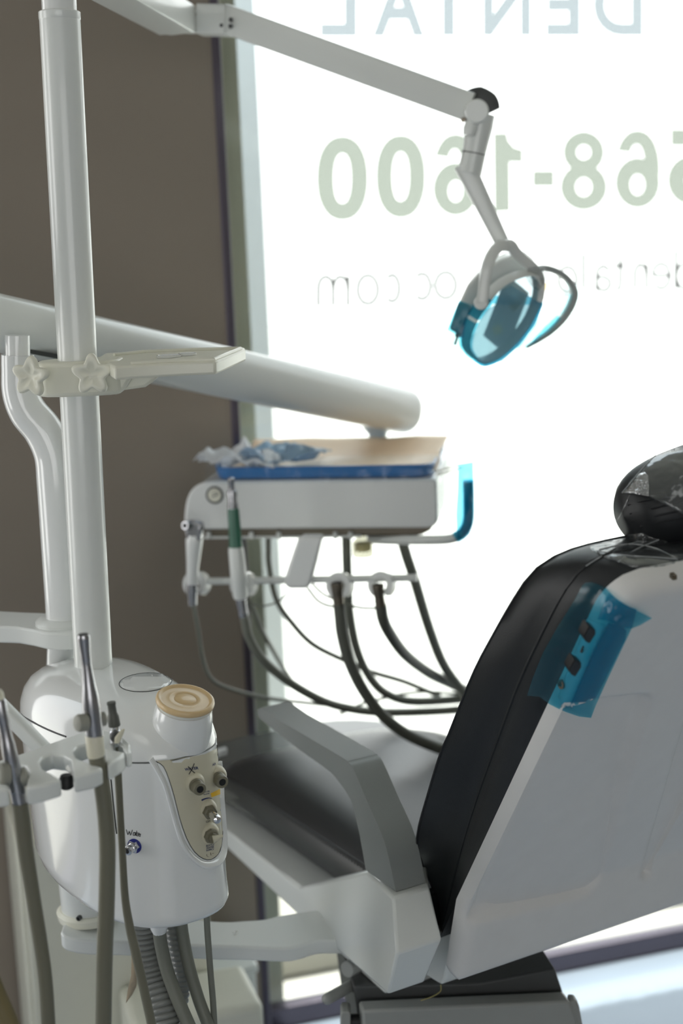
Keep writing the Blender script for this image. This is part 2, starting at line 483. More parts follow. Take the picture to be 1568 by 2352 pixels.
def heavy(bm, ch, fn):
    loops, test = GLY[ch]; pts, ed = [], []
    for lp in loops:
        k = len(pts); pts += [V(p) for p in lp]; ed += [(k + i, k + (i + 1) % len(lp)) for i in range(len(lp))]
    r = delaunay_2d_cdt(pts, ed, [], 0, 1e-5); vs = [bm.verts.new(fn(p[0], p[1])) for p in r[0]]
    for f in r[2]:
        c = sum((r[0][i] for i in f), V((0, 0))) / len(f)
        if test(c[0], c[1]): bm.faces.new([vs[i] for i in f])
    bmesh.ops.delete(bm, geom=[v for v in bm.verts if not v.link_faces], context='VERTS')
def words(items, m, bold):
    bm = new()
    for ch, x0, x1, t0, b0 in items:          # one letter each: its span across the glass, top and bottom there
        fn = quad_fn((x1, t0), (x0, t0), (x1, b0), (x0, b0), GR)
        if bold > .03 and ch in GLY: heavy(bm, ch, fn)
        else: text_bm(bm, ch, fn, bold)
    return obj('window_lettering', bm, m, win)
words([('L', 736, 819, -60, 83), ('A', 855, 975, -60, 83), ('T', 975, 1085, -60, 82), ('N', 1109, 1219, -60, 82), ('E', 1254, 1332, -60, 82), ('D', 1362, 1476, -60, 82)], vinylblue, 0.03)
dg = []
for ch, x0, x1 in (('0', 727, 845), ('0', 863, 977), ('6', 994, 1098), ('8', 1286, 1394), ('6', 1412, 1515), ('5', 1532, 1640)):
    k = ((x0 + x1) / 2 - 786) / (1463 - 786); dg.append((ch, x0, x1, 313 - 14 * k, 506 - 28 * k))
dg.append(('-', 1223, 1272, 392, 428))
lw = words(dg, vinyl, 0.04)
bm = new(); bm.faces.new([bm.verts.new(GR(x, y)) for x, y in ((1133, 306), (1163, 305), (1168, 324), (1180, 338), (1200, 344), (1200, 373), (1170, 372), (1171, 485), (1135, 487))])
obj('window_lettering', bm, vinyl, win)
def arc(cx, cy, rx, ry, a0, a1, n=16): return [(cx + rx * math.cos(math.radians(a0 + (a1 - a0) * i / n)), cy + ry * math.sin(math.radians(a0 + (a1 - a0) * i / n))) for i in range(n + 1)]
THIN = {'o': [arc(.5, .5, .45, .48, 0, 360, 28)], 'c': [arc(.55, .5, .5, .48, 45, 315, 22)], 'e': [[(.05, .52), (.95, .52)], arc(.5, .5, .45, .48, 5, 320, 24)], 'l': [[(.5, 0), (.5, 1)]], '.': [[(.5, 0), (.5, 1)]],
        'n': [[(.05, 0), (.05, 1)], arc(.5, .55, .45, .43, 180, 0, 14) + [(.95, 0)]], 'm': [[(.04, 0), (.04, 1)], arc(.27, .6, .23, .38, 180, 0, 12) + [(.5, 0)], arc(.73, .6, .23, .38, 180, 0, 12) + [(.96, 0)]],
        'a': [[(.93, 0), (.93, .6)], arc(.5, .6, .43, .38, 0, 155, 12), arc(.48, .28, .44, .27, 90, 360, 16), [(.48, .55), (.93, .55)]], 't': [[(.4, 1), (.4, .2)], arc(.75, .2, .35, .2, 180, 290, 8), [(.0, .75), (1, .75)]],
        'd': [[(.94, 0), (.94, 1)], arc(.5, .33, .44, .32, 0, 360, 26)]}
def thin(items, m, w=9.0):
    bm = new()
    for ch, x0, x1, t0, b0 in items:
        for st in THIN[ch]:
            q = [V((x1 + (x0 - x1) * u, b0 + (t0 - b0) * v_)) for u, v_ in st]; vs = []
            for i, p in enumerate(q):
                d = (q[min(i + 1, len(q) - 1)] - q[max(i - 1, 0)]).normalized(); k = V((-d.y, d.x)) * w / 2
                vs.append((bm.verts.new(GR(*(p + k))), bm.verts.new(GR(*(p - k)))))
            for a, b in zip(vs, vs[1:]): bm.faces.new((a[0], a[1], b[1], b[0]))
    return obj('window_lettering', bm, m, win)
thin([('m', 728, 802, 634, 704), ('o', 819, 870, 631, 699), ('c', 886, 918, 630, 694), ('.', 927, 934, 684, 692), ('c', 952, 990, 627, 688), ('o', 997, 1049, 624, 686),
       ('o', 1280, 1326, 612, 672), ('l', 1337, 1342, 582, 664), ('a', 1368, 1402, 610, 668), ('t', 1410, 1434, 592, 666), ('n', 1456, 1486, 606, 664), ('e', 1496, 1540, 604, 664), ('d', 1549, 1600, 574, 664)], vinylpale)
bm = new(); wbox(bm, -2.35, -2.31, .12, 2.6, -.1, 0); wbox(bm, -1.19, -1.15, .12, 2.6, -.1, 0); wbox(bm, -2.35, -1.15, .12, .17, -.1, 0); wbox(bm, -2.35, -1.15, 2.55, 2.6, -.1, 0); struct('window_2', bm, alum)
# outside: stucco reveal and pier, paving, kerb
bm = new(); wbox(bm, JT + 0.002, JT + 0.074, -0.1, 3.2, -0.17, -0.125); struct('trim_1', bm, mat('cream_stucco', (206, 204, 184), 0.9))
bm = new(); wbox(bm, JT - 0.3, JT + 0.392, -0.1, 3.4, -1.6, -1.2); struct('trim_2', bm, mat('grey_stucco', (214, 222, 226), 0.9))
bm = new(); box(bm, W0 - WN * 12.2 + V((0, 0, -0.06)), WT * 14, WN * 12.0, Z1 * 0.03); struct('pavement', bm, pave)
bm = new(); wbox(bm, -3, 5, -0.03, 0.105, -0.70, -0.30); struct('curb', bm, mat('shaded_concrete', (176, 174, 164), 0.9), bev=0.012)

# low cream cabinet and boxes against the brown wall
def wallbox(name, pl, pr, ytop, ybot, off, depth, m, label, cat, bev=0.006, z0=None):
    a = WP(pl, ytop, off); b = WP(pr, ytop, off); c = WP((pl + pr) / 2, ybot, off)
    z1 = (a.z + b.z) / 2; zb = c.z if z0 is None else z0
    bm = new(); wbox(bm, wcoord(a), wcoord(b), zb, z1, off - depth, off)
    o = obj(name, bm, m, bev=bev, origin=(a + b) * 0.5 + V((0, 0, zb - z1)))
    return tag(o, label, cat)
cab = thing('wall_cabinet', 'tall cream cabinet behind the hanging hoses against brown wall', 'cabinet', WP(250, 2330, 0.25))
a = WP(36, 1938, 0.30); b = WP(470, 1938, 0.30)
bm = new(); wbox(bm, wcoord(a), wcoord(b), 0.0, a.z, 0.01, 0.285); obj('body', bm, cabm, cab, bev=0.005)
bm = new(); wbox(bm, wcoord(a) + 0.008, wcoord(b), 0.22, a.z - 0.006, 0.287, 0.305); obj('door', bm, cabm, cab, bev=0.004)
bx = thing('storage_box', 'grey-white box with raised lid standing beneath the support arm by the window', 'box', WP(540, 2340, 0.1))
a = WP(478, 2250, 0.22); b = WP(594, 2244, 0.22)
bm = new(); wbox(bm, wcoord(a), wcoord(b), 0.0, b.z, 0.03, 0.20); obj('body', bm, white, bx, bev=0.006)
bm = new(); wbox(bm, wcoord(a) - 0.004, wcoord(b) + 0.004, b.z, b.z + 0.018, 0.026, 0.206); obj('lid', bm, white, bx, bev=0.005)
a = WP(300, 2312, 0.47); b = WP(606, 2304, 0.47)
bm = new(); wbox(bm, wcoord(a), wcoord(b), 0.0, b.z, 0.315, 0.47)
o = obj('step_box', bm, cabm, bev=0.014, seg=3, origin=wpt((wcoord(a) + wcoord(b)) / 2, 0, 0.3)); tag(o, 'low cream box at the bottom edge in front of the grey-white lidded box', 'box')

# ================================================================== DENTAL UNIT (cuspidor tower)
AX = V((-0.5, 0.866, 0)).normalized()       # chair axis, towards the feet
LA = V((0.866, 0.5, 0)).normalized()        # across the chair, away from us
UX = V((-0.58, 0.81, 0)).normalized(); UL = V((UX.y, -UX.x, 0))   # the tower's own long axis and width
YP = 1.89
N0 = V((-0.194, 1.690, 0))                  # middle of the unit's control end
def UP(s, w, z): return N0 + UX * s + UL * w + V((0, 0, z))
unit = thing('dental_unit', 'white rounded cuspidor tower with beige control panel, tan lid and tall pole', 'dental unit', (N0 + UX * 0.22) + V((0, 0, 0.66)))
def uring(s0, s1, wn, wf, zf, n=64, e=2.45):
    out = []
    for i in range(n):
        a = 2 * math.pi * i / n; c, s_ = math.cos(a), math.sin(a)
        ss = math.copysign(abs(c) ** (2 / e), c); ww = math.copysign(abs(s_) ** (2 / e), s_)
        s = (s0 + s1) / 2 - (s1 - s0) / 2 * ss
        t = (s - s0) / (s1 - s0)
        # blunt control end, rounder far end
        hw = wn * (1 - t) + wf * (1.16 if ww < 0 else .96) * t
        if t > 0.5: hw *= math.sqrt(max(0.0, 1 - ((t - 0.5) / 0.5) ** 2 * 0.25))
        out.append(UP(s, ww * hw, zf(s)))
    return out
ZB, ZS = 0.822, 1.038
def seam(s): return ZS - 0.06 * max(0, s)
rows = [(0.0, .034, .290, .074, .055), (.004, .016, .302, .084, .066), (.016, .004, .320, .090, .074), (.045, .0, .336, .092, .080),
        (.08, .0, .348, .092, .084), (.15, .0, .362, .091, .087), (1.0, .002, .376, .089, .090)]
bm = new(); rings = []
for f, s0, s1, wn, wf in rows:
    f = f * (ZS - ZB)
    if f < (ZS - ZB):
        zf = (lambda s, f=f: ZB + f * (seam(s) - ZB) / (ZS - ZB))
    else:
        zf = lambda s: seam(s) - 0.0012
    rings.append(uring(s0, s1, wn, wf, zf))
loft(bm, rings)
ubody = obj('lower_body', bm, wgloss, unit, angle=50)
rows = [(0.0, .002, .376, .089, .090), (.10, .002, .376, .0885, .0895), (.40, .008, .375, .086, .087), (.62, .018, .370, .080, .081), (.80, .034, .360, .070, .071), (.92, .052, .342, .058, .058), (.985, .08, .31, .040, .038), (1.0, .13, .27, .018, .018)]
def ztop(s): return 1.078 + .15 * s - 1.05 * s ** 3
bm = new(); rings = []
for f, s0, s1, wn, wf in rows:
    rings.append(uring(s0, s1, wn, wf, (lambda s, f=f: seam(s) + 0.0012 + f * (ztop(s) - seam(s)))))
loft(bm, rings)
utop = obj('top_cover', bm, wgloss, unit, angle=60)
bu = bvh_of(ubody, utop)
# cup filler housing and its tan lid
LC = PZ(425, 1610, 1.100)
lax = V((0.20, -0.20, 1)).normalized()
bm = new(); lathe(bm, LC - lax * 0.055, lax, [(.0365, 0), (.0370, .018), (.0362, .032), (.0342, .044), (.0335, .047), (.026, .0475)], 40)
obj('cup_housing', bm, wgloss, unit, angle=50)
bm = new(); lathe(bm, LC - lax * 0.010, lax, [(.030, 0), (.0315, .001), (.0315, .006), (.030, .007)], 40); obj('cup_collar', bm, white, unit)
bm = new(); lathe(bm, LC - lax * 0.004, lax, [(.0335, 0), (.0352, .0015), (.0358, .004), (.0352, .007), (.0335, .0085), (.0315, .0085), (.0295, .0062), (.0285, .0060), (.020, .0068), (.0145, .0072), (.0135, .0062), (.0125, .0072), (.003, .0074)], 44)
obj('lid', bm, lidm, unit, label='tan round screw lid on the cup filler', angle=60)
# flush oval cap in the top
bm = new(); patch(bm, [(334 + 60 * math.cos(a) , 1567 + 21 * math.sin(a) - 4 * math.cos(a)) for a in [2 * math.pi * i / 40 for i in range(40)]], on(bu, 0.0004), 7)
solid(obj('oval_cap', bm, wgloss, unit, recalc=False), 0.002, 1)
bm = new(); tube(bm, [on(bu, 0.0002)(334 + 60.5 * math.cos(a), 1567.5 + 21.5 * math.sin(a) - 4 * math.cos(a)) for a in [2 * math.pi * i / 60 for i in range(61)]], 0.0006, 5, 0); obj('cap_groove', bm, darkgrey, unit)
# the beige control panel let into the control end, with a white raised border on its left and bottom
pan = [(358, 1748), (420, 1742), (470, 1732), (500, 1717), (511, 1707), (513, 1790), (512, 1880), (508, 1940), (500, 1962), (484, 1974), (466, 1972), (446, 1956), (428, 1925), (412, 1878), (400, 1830), (388, 1790), (375, 1760)]
bm = new(); patch(bm, densify(pan, 10), on(bu, 0.0006), 7)
cpan = obj('control_panel', bm, panelbeige, unit, label='beige shield-shaped control panel', recalc=False)
bl = curve2d([(346, 1742), (362, 1768), (378, 1800), (390, 1840), (402, 1885), (416, 1928), (436, 1962), (462, 1983), (486, 1985), (504, 1974), (513, 1945), (515, 1860), (514, 1750)], 4, False)
bm = new(); sweep(bm, [on(bu, 0.0006)(x, y) for x, y in bl], [(a * 1.3, b * 0.8) for a, b in circ(10)], 0.0042); obj('panel_border', bm, wgloss, unit)
bm = new(); tube(bm, [on(bu, 0.0004)(x, y) for x, y in curve2d(pan[4:] + pan[:1], 2, False)], 0.00055, 5, 0); obj('panel_groove', bm, darkgrey, unit)
# the fittings point out of the control end
FX = V((0.44, -0.895, -0.05)).normalized()
def boss(px, py, r, name='fitting_boss'):
    c, n_ = hit(bu, px, py)
    bm = new(); lathe(bm, c - FX * 0.004, FX, [(r * 1.25, 0), (r * 1.2, .005), (r * 1.02, .0085), (r * .9, .0095), (r * .5, .0095)], 28); obj(name, bm, panelbeige, cpan)
    return c
for px, py in ((446, 1800), (497, 1784)):
    c = boss(px, py, .0112)
    bm = new(); lathe(bm, c - FX * 0.002, FX, [(.0088, 0), (.0088, .009), (.0080, .0105), (.0066, .011), (.0066, .012), (.0082, .0125), (.0082, .0195), (.0076, .0215), (.0045, .0215), (.0042, .012)], 26)
    q = obj('quick_connector', bm, mat('olive_nylon', (120, 116, 98), 0.4), cpan, label='olive-grey push-in connector')
    bm = new(); lathe(bm, c + FX * 0.0190, FX, [(.0043, 0), (.0043, .0006)], 20); obj('connector_opening', bm, black, q)
c = boss(476, 1860, .0105)
bm = new(); lathe(bm, c + FX * 0.004, FX, [(.0088, 0), (.0088, .007), (.006, .0075), (.005, .012), (.005, .014)], 6); q = obj('flow_valve', bm, mat('olive_nylon', (120, 116, 98), 0.4), cpan)
bm = new(); lathe(bm, c + FX * 0.015, FX, [(.0048, 0), (.0050, .006), (.0052, .009), (.0056, .011), (.0057, .015), (.0045, .0185), (.002, .020)], 24); obj('valve_knob', bm, chrome, q, label='chrome ball-ended knob')
c = boss(480, 1915, .0110)
bm = new(); lathe(bm, c + FX * 0.004, FX, [(.0092, 0), (.0092, .006), (.0078, .0075), (.0066, .0075), (.0062, .010), (.0062, .012)], 8); q = obj('toggle_switch', bm, mat('olive_nylon', (120, 116, 98), 0.4), cpan)
lv = c + FX * 0.016
bm = new(); tube(bm, [lv - UL * 0.002, lv + UL * 0.005 + FX * 0.002 + Z1 * 0.001, lv + UL * 0.011 + FX * 0.004 + Z1 * 0.003], [.0052, .0034, .0016], 10, 4); obj('toggle_lever', bm, panelbeige, q)
# printed words
op = on(bu, 0.0011)
def plabel(body, tl, tr, bl_, br, m=bluelabel, bold=0.01):
    bm = new(); text_bm(bm, body, quad_fn(tl, tr, bl_, br, op), bold); o = obj('lettering', bm, m, cpan); return o
plabel('WATER', (422.5, 1764), (454, 1760), (423.5, 1770), (455, 1766.5), bold=0.03)
plabel('AIR', (486, 1754), (494, 1751.5), (486, 1759), (494.5, 1756.5), bold=0.02)
plabel('WATER', (464, 1818), (480, 1815.2), (464.5, 1821), (480, 1818.5), bold=0.02)
plabel('FLOW', (466, 1823), (479.5, 1820.5), (466.5, 1826), (479.5, 1823.5), bold=0.02)
plabel('OFF', (471.5, 1885), (482, 1883), (472, 1890), (482, 1888), inkm, bold=0.01)
for k, wd in enumerate(('BOTTLE', 'WATER', 'SUPPLY')):
    plabel(wd, (472, 1940.5 + 5.2 * k), (490, 1937.5 + 5.2 * k), (472, 1944.7 + 5.2 * k), (490, 1941.6 + 5.2 * k), bold=0.02)
bm = new(); tube(bm, [op(x, y) for x, y in ((431, 1760), (438, 1768), (447, 1776))], .0005, 5, 3); tube(bm, [op(x, y) for x, y in ((445, 1753), (440, 1765), (433, 1778))], .0005, 5, 3)
obj('marker_cross', bm, inkm, cpan)
bm = new(); tube(bm, [op(x, y) for x, y in ((462, 1837.5), (470, 1834), (478, 1832.5), (485, 1834))], [.0010, .0008, .0006, .0003], 6, 3); obj('flow_arc', bm, bluelabel, cpan)
bm = new(); tube(bm, [op(x, y) for x, y in ((473, 1962), (474, 1966), (477, 1967))], .0003, 4, 2); tube(bm, [op(x, y) for x, y in ((482, 1958), (483, 1964))], .0004, 4, 2); tube(bm, [op(x, y) for x, y in ((486, 1960), (489, 1959))], .0003, 4, 2); obj('pencil_marks', bm, mat('faded_ink', (120, 110, 96), 0.6), cpan)
bm = new(); patch(bm, [(482, 1822), (503, 1812), (504, 1824), (484, 1831)], op, 4); obj('colour_label', bm, yellow, cpan, label='yellow sticker patch', recalc=False)
# chrome water port on the left flank, blue ring, hand-written word above it
c, n_ = hit(bu, 309, 1943)
pd = (n_ * 0.8 + V((-0.35, -0.45, -0.05))).normalized()
bm = new(); lathe(bm, c - n_ * 0.001, n_, [(.0092, 0), (.0092, .0016), (.006, .0018)], 30); q = obj('water_port', bm, bluering, unit, label='chrome water port with blue ring')
bm = new(); lathe(bm, c, pd, [(.0078, .0), (.0078, .005), (.006, .0055)], 6); lathe(bm, c, pd, [(.0056, .004), (.0058, .009), (.0052, .0095), (.0058, .010), (.0058, .015), (.005, .016), (.003, .0162), (.0028, .012)], 22); obj('port_nipple', bm, chrome, q)
bm = new(); lathe(bm, c + pd * 0.0155, pd, [(.003, 0), (.003, .0004)], 16); obj('port_opening', bm, black, q)
WRITE = [[(290, 1905), (294, 1917), (297, 1909), (300, 1918), (304, 1906)], [(311, 1912), (307, 1912), (306, 1918), (310, 1918), (311, 1912), (312, 1919)],
         [(314, 1908), (314, 1919), (317, 1920)], [(312, 1912.5), (317, 1913)], [(317.5, 1917), (320.5, 1916), (319, 1913), (317, 1917), (320, 1921)], [(321.5, 1915), (321.5, 1921.5)], [(321.5, 1917), (323.5, 1915.5)]]
bm = new()
ob = on(bu, 0.0003)
for st in WRITE: tube(bm, [ob(x, y) for x, y in st], 0.00045, 5, 3)
obj('handwriting', bm, inkm, unit)
# dark vertical slot on the flank
bm = new(); tube(bm, [ob(x, y) for x, y in ((255, 1790), (259, 1830), (264, 1880), (268, 1915))], 0.0007, 5, 3); obj('flank_gap', bm, black, unit)
bm = new(); tube(bm, [ob(x, y) for x, y in ((49, 1640), (70, 1655), (100, 1671), (130, 1684), (152, 1692))], 0.0011, 6, 3); obj('cover_gap', bm, black, unit)
ZA = 0.716
# supporting tube and arm below the body, on towards the chair
PT = P(214, 1520, YP); PB = P(207, 2110, 1.95)
bm = new(); tube(bm, [V((PB.x, PB.y, ZA)), V((PB.x - .004, PB.y, 0.86))], 0.0385, 32, 0); obj('support_tube', bm, white, unit)
bm = new(); c = P(184, 2106, 1.913); lathe(bm, c, V((-0.3, -1, 0)), [(.0035, -.004), (.0035, .006), (.0022, .006), (.002, .003)], 14); obj('set_screw', bm, darkgrey, unit)
ANRM = V((.26, -.10, 1)).normalized()
top = [(142, 2132), (150, 2120), (200, 2098), (300, 2090), (420, 2108), (510, 2116), (560, 2114), (610, 2110), (648, 2101), (760, 2085), (860, 2085), (860, 2155), (735, 2160), (690, 2172), (650, 2178), (560, 2174), (480, 2172), (300, 2163), (200, 2160), (155, 2152), (140, 2142)]
bm = new(); prism(bm, [RP(x, y, V((PB.x, PB.y, ZA)), ANRM) for x, y in curve2d(top, 3)], (0, 0, -0.022)); obj('support_arm', bm, white, unit, bev=0.003)
bm = new(); lathe(bm, V((PB.x, PB.y, ZA - .001)), Z1, [(.044, 0), (.046, .010), (.041, .014), (.0375, .014)], 36); obj('support_flange', bm, cream, unit)
bm = new(); c = PZ(162, 2168, ZA - .022); lathe(bm, c, -Z1, [(.006, -.004), (.006, .004), (.004, .006)], 14); obj('foot_bolt', bm, white, unit)
bm = new(); tube(bm, [RP(x, y, V((PB.x, PB.y, ZA + .0006)), ANRM) for x, y in ((535, 2142), (540, 2139), (546, 2140), (543, 2145), (537, 2147))], .0009, 5, 3); obj('scuff_mark', bm, mat('pale_scuff', (235, 236, 232), 0.6), unit)
# hoses that leave the bottom of the body
def uhose(name, pts, ys, r, m, n=14, label=None):
    q = smooth_path([P(x, y, yy) for (x, y), yy in zip(pts, ys)], 8)
    bm = new(); sweep(bm, q, circ(n), r); return obj(name, bm, m, unit, label=label)
def corrugated(pts, ys, r, label):
    q = smooth_path([P(x, y, yy) for (x, y), yy in zip(pts, ys)], 90)
    L = 0; prev = q[0]; sc = []
    for p in q:
        L += (p - prev).length; prev = p
        sc.append(r * (0.9 + 0.16 * abs(math.sin(math.pi * L / 0.0078)) ** 0.8))
    bm = new(); sweep(bm, q, circ(20), sc); return obj('corrugated_hose', bm, corrug, unit, label=label, angle=70)
corrugated([(328, 2085), (334, 2150), (350, 2230), (372, 2310), (392, 2400)], [1.80, 1.80, 1.79, 1.77, 1.75], [.0135, .016, .0195, .021][2], 'wide grey corrugated suction hose')
corrugated([(392, 2090), (402, 2160), (414, 2215), (418, 2262), (408, 2330), (395, 2400)], [1.84, 1.84, 1.84, 1.84, 1.83, 1.82], .011, 'narrow grey corrugated hose half hidden behind smooth ones')
c0, c1 = P(364, 2108, 1.775), P(366, 2143, 1.775)
bm = new(); lathe(bm, c0, (c1 - c0), [(.0125, 0), (.0115, .014), (.0085, (c1 - c0).length), (.007, (c1 - c0).length)], 20); obj('drain_nozzle', bm, wgloss, unit)
uhose('drain_hose', [(366, 2138), (370, 2170), (384, 2230), (408, 2295), (440, 2370)], [1.775, 1.775, 1.77, 1.76, 1.75], .0088, hosegrey)
uhose('water_hose', [(414, 2100), (420, 2150), (434, 2220), (456, 2295), (484, 2370)], [1.79, 1.79, 1.785, 1.78, 1.77], .0082, hosegrey)
uhose('air_hose', [(474, 2095), (477, 2150), (483, 2230), (489, 2300), (493, 2370)], [1.78] * 5, .0041, hosegrey)
# pole
PTOP = P(130, -96, YP); pdv = (PTOP - PT).normalized()
def pole_at(y):   # point on the pole's axis at image height y
    lo, hi = 0.0, 1.0
    for _ in range(40):
        t = (lo + hi) / 2
        if proj(PT + (PTOP - PT) * t)[1] > y: lo = t
        else: hi = t
    return PT + (PTOP - PT) * t
fl = []
for i in range(40):
    a = 2 * math.pi * i / 40; fl.append(((1 - 0.012 * (i % 10 == 0)) * math.cos(a), (1 - 0.012 * (i % 10 == 0)) * math.sin(a)))
bm = new(); sweep(bm, [PT - pdv * 0.02, pole_at(44)], fl, .0249); pole = obj('pole', bm, white, unit)
bm = new(); lathe(bm, pole_at(46), pdv, [(.0249, 0), (.0254, .001), (.0254, .009), (.0242, .010)], 36); obj('pole_collar', bm, white, unit)
bm = new(); tube(bm, [pole_at(40), PTOP], .0212, 32, 0); obj('inner_pole', bm, wgloss, unit)
bm = new(); lathe(bm, PZ(178, 1521, 1.0745), Z1, [(.0055, -.003), (.0055, .0012), (.002, .0012)], 20); obj('cable_hole', bm, black, unit)

# ================================================================== ACCESSORY TRAY clamped to the pole
tz = P(200, 832, YP).z
tray = thing('accessory_tray', 'cream plastic tray arm clamped round the white pole with two star knobs', 'tray', pole_at(870))
cz0, cz1 = pole_at(905).z, pole_at(826).z
pc = pole_at(872)
bm = new()
outl = [(80, 905), (83, 840)]
pl = []
for a in range(150, 391, 12):
    r = math.radians(a)
    pl.append(V((pc.x + 0.0400 * math.cos(r + math.pi * 0), pc.y + 0.036 * math.sin(r), cz0)))
pl = [V((pc.x - 0.052, pc.y - 0.016, cz0)), V((pc.x - 0.040, pc.y - 0.030, cz0)), V((pc.x - 0.015, pc.y - 0.037, cz0)), V((pc.x + 0.025, pc.y - 0.037, cz0)), V((pc.x + 0.046, pc.y - 0.032, cz0)), V((pc.x + 0.058, pc.y - 0.022, cz0)),
      V((pc.x + 0.058, pc.y + 0.022, cz0)), V((pc.x + 0.040, pc.y + 0.034, cz0)), V((pc.x, pc.y + 0.040, cz0)), V((pc.x - 0.036, pc.y + 0.032, cz0)), V((pc.x - 0.052, pc.y + 0.014, cz0))]
prism(bm, pl, (0, 0, cz1 - cz0)); obj('clamp_collar', bm, cream, tray, bev=0.006, seg=3)
zp = cz1 - 0.002
plate = [(262, 842), (300, 839), (400, 833), (494, 829), (502, 827), (563, 801), (562, 798), (450, 801), (330, 806), (240, 811), (225, 820)]
bm = new(); prism(bm, [PZ(x, y, zp) for x, y in plate], (0, 0, -0.0165)); tp = obj('tray_plate', bm, cream, tray, bev=0.003)
bm = new(); rim = [(300, 836), (400, 830), (490, 826.5), (552, 801), (450, 803.5), (330, 808.5), (262, 816)]
sweep(bm, [PZ(x, y, zp + 0.001) for x, y in densify(rim + [rim[0]], 30)[:-1]], [(a, b) for a, b in circ(8)], 0.0028); obj('tray_rim', bm, cream, tray)
for x, y, r in ((388, 820, .016), (430, 815.5, .012)):
    c = PZ(x, y, zp + 0.0003); bm = new(); lathe(bm, c, Z1, [(r, 0), (r, .0025), (r - .002, .003), (r - .003, .001), (.002, .001)], 30); obj('cup_ring', bm, wgloss, tray)
g = [(262, 842), (300, 856), (296, 905), (276, 908), (262, 908)]
bm = new(); prism(bm, [P(x, y, pc.y - 0.022) for x, y in [(258, 838), (320, 842), (300, 868), (286, 892), (272, 906), (258, 908)]], (0, 0.05, 0)); obj('tray_bracket', bm, cream, tray, bev=0.004)
bm = new(); prism(bm, [P(x, y, pc.y + 0.01) for x, y in [(285, 855), (372, 856), (350, 878), (333, 890), (276, 898)]], (0, 0.07, 0)); obj('tray_rib', bm, cream, tray, bev=0.004)
def star(px, py, Yc, nrm, ang0):
    c = P(px, py, Yc); n_ = V(nrm).normalized(); x, y = frame_of(n_); 
    out = []
    N = 70
    for i in range(N):
        a = 2 * math.pi * i / N
        k = 0.5 + 0.5 * math.cos(5 * a); r = 0.0168 + 0.0098 * k
        out.append((r * math.cos(a + ang0), r * math.sin(a + ang0)))
    bm = new(); rings = []
    for h, s in ((-.006, .80), (-.0045, .93), (-.002, .985), (.0, 1.0), (.002, .985), (.0045, .93), (.0055, .84), (.0045, .60), (.002, .42), (.0005, .25)):
        rings.append([c + (x * a + y * b) * s + n_ * h for a, b in out])
    loft(bm, rings)
    k = obj('star_knob', bm, cream, tray, angle=60)
    bm = new(); tube(bm, [c - n_ * 0.018, c - n_ * 0.004], .006, 14, 0); obj('knob_shaft', bm, cream, k)
star(71, 865, pc.y - 0.050, (-0.35, -1, 0.02), math.radians(97))
star(212, 860, pc.y - 0.056, (0.05, -1, 0.0), math.radians(91))

# ================================================================== DELIVERY SYSTEM
YD = 1.98
E0 = P(779, 1736, 1.96)                                   # elbow of the chair's armrest
def LAT(x, y, off): return RP(x, y, E0 + LA * off, LA)    # on a plane along the chair, off metres across it
so = 0.075
zseam = sum(LAT(x, y, so).z for x, y in ((523, 1780), (700, 1895), (839, 1987))) / 3
deliv = thing('delivery_unit', 'white dentist delivery unit: curved post, thick arm and instrument head in front of window', 'delivery unit', P(137, 1512, YD))
px_ = lambda x, y, Y=YD: P(x, y, Y)
bm = new()
path = [(157, 1450), (154, 1400), (143, 1250), (132, 1110), (124, 1045), (100, 990), (64, 945), (46, 900), (42, 850), (41, 815)]
q = smooth_path([px_(x, y) for x, y in path], 8)
sweep(bm, q, circ(28), [.0292, .0294, .0287, .0278, .0268, .0264, .0256, .0240, .0226, .0224]); obj('post', bm, wgloss, deliv)
bm = new(); c = px_(150, 1424); lathe(bm, c - Z1 * 0.006, Z1, [(.041, 0), (.041, .006), (.037, .010), (.032, .012)], 36); obj('post_flange', bm, white, deliv)
zb = px_(150, 1430).z
bm = new(); pl = [(-90, 1402), (60, 1406), (110, 1408), (150, 1412), (178, 1422), (184, 1438), (176, 1450), (150, 1455), (100, 1452), (40, 1440), (-90, 1433)]
prism(bm, [PZ(x, y, zb) for x, y in curve2d(pl, 2)], (0, 0, -0.024)); obj('post_bracket', bm, white, deliv, bev=0.003)
bm = new(); c = px_(141, 1466); tube(bm, [px_(139, 1530), px_(141, 1462)], .0195, 28, 0); obj('base_tube', bm, wgloss, deliv)
bm = new(); c = px_(141, 1476); lathe(bm, c - Z1 * 0.002, Z1, [(.0205, 0), (.0205, .002), (.0195, .0022)], 28); tube(bm, [c + V((-.0215, -.004, .004)), c + V((-.0215, -.004, -.004))], .003, 8, 0); tube(bm, [c + V((.012, -.0195, .004)), c + V((.012, -.0195, -.005))], .003, 8, 0); obj('snap_ring', bm, darkmetal, deliv)
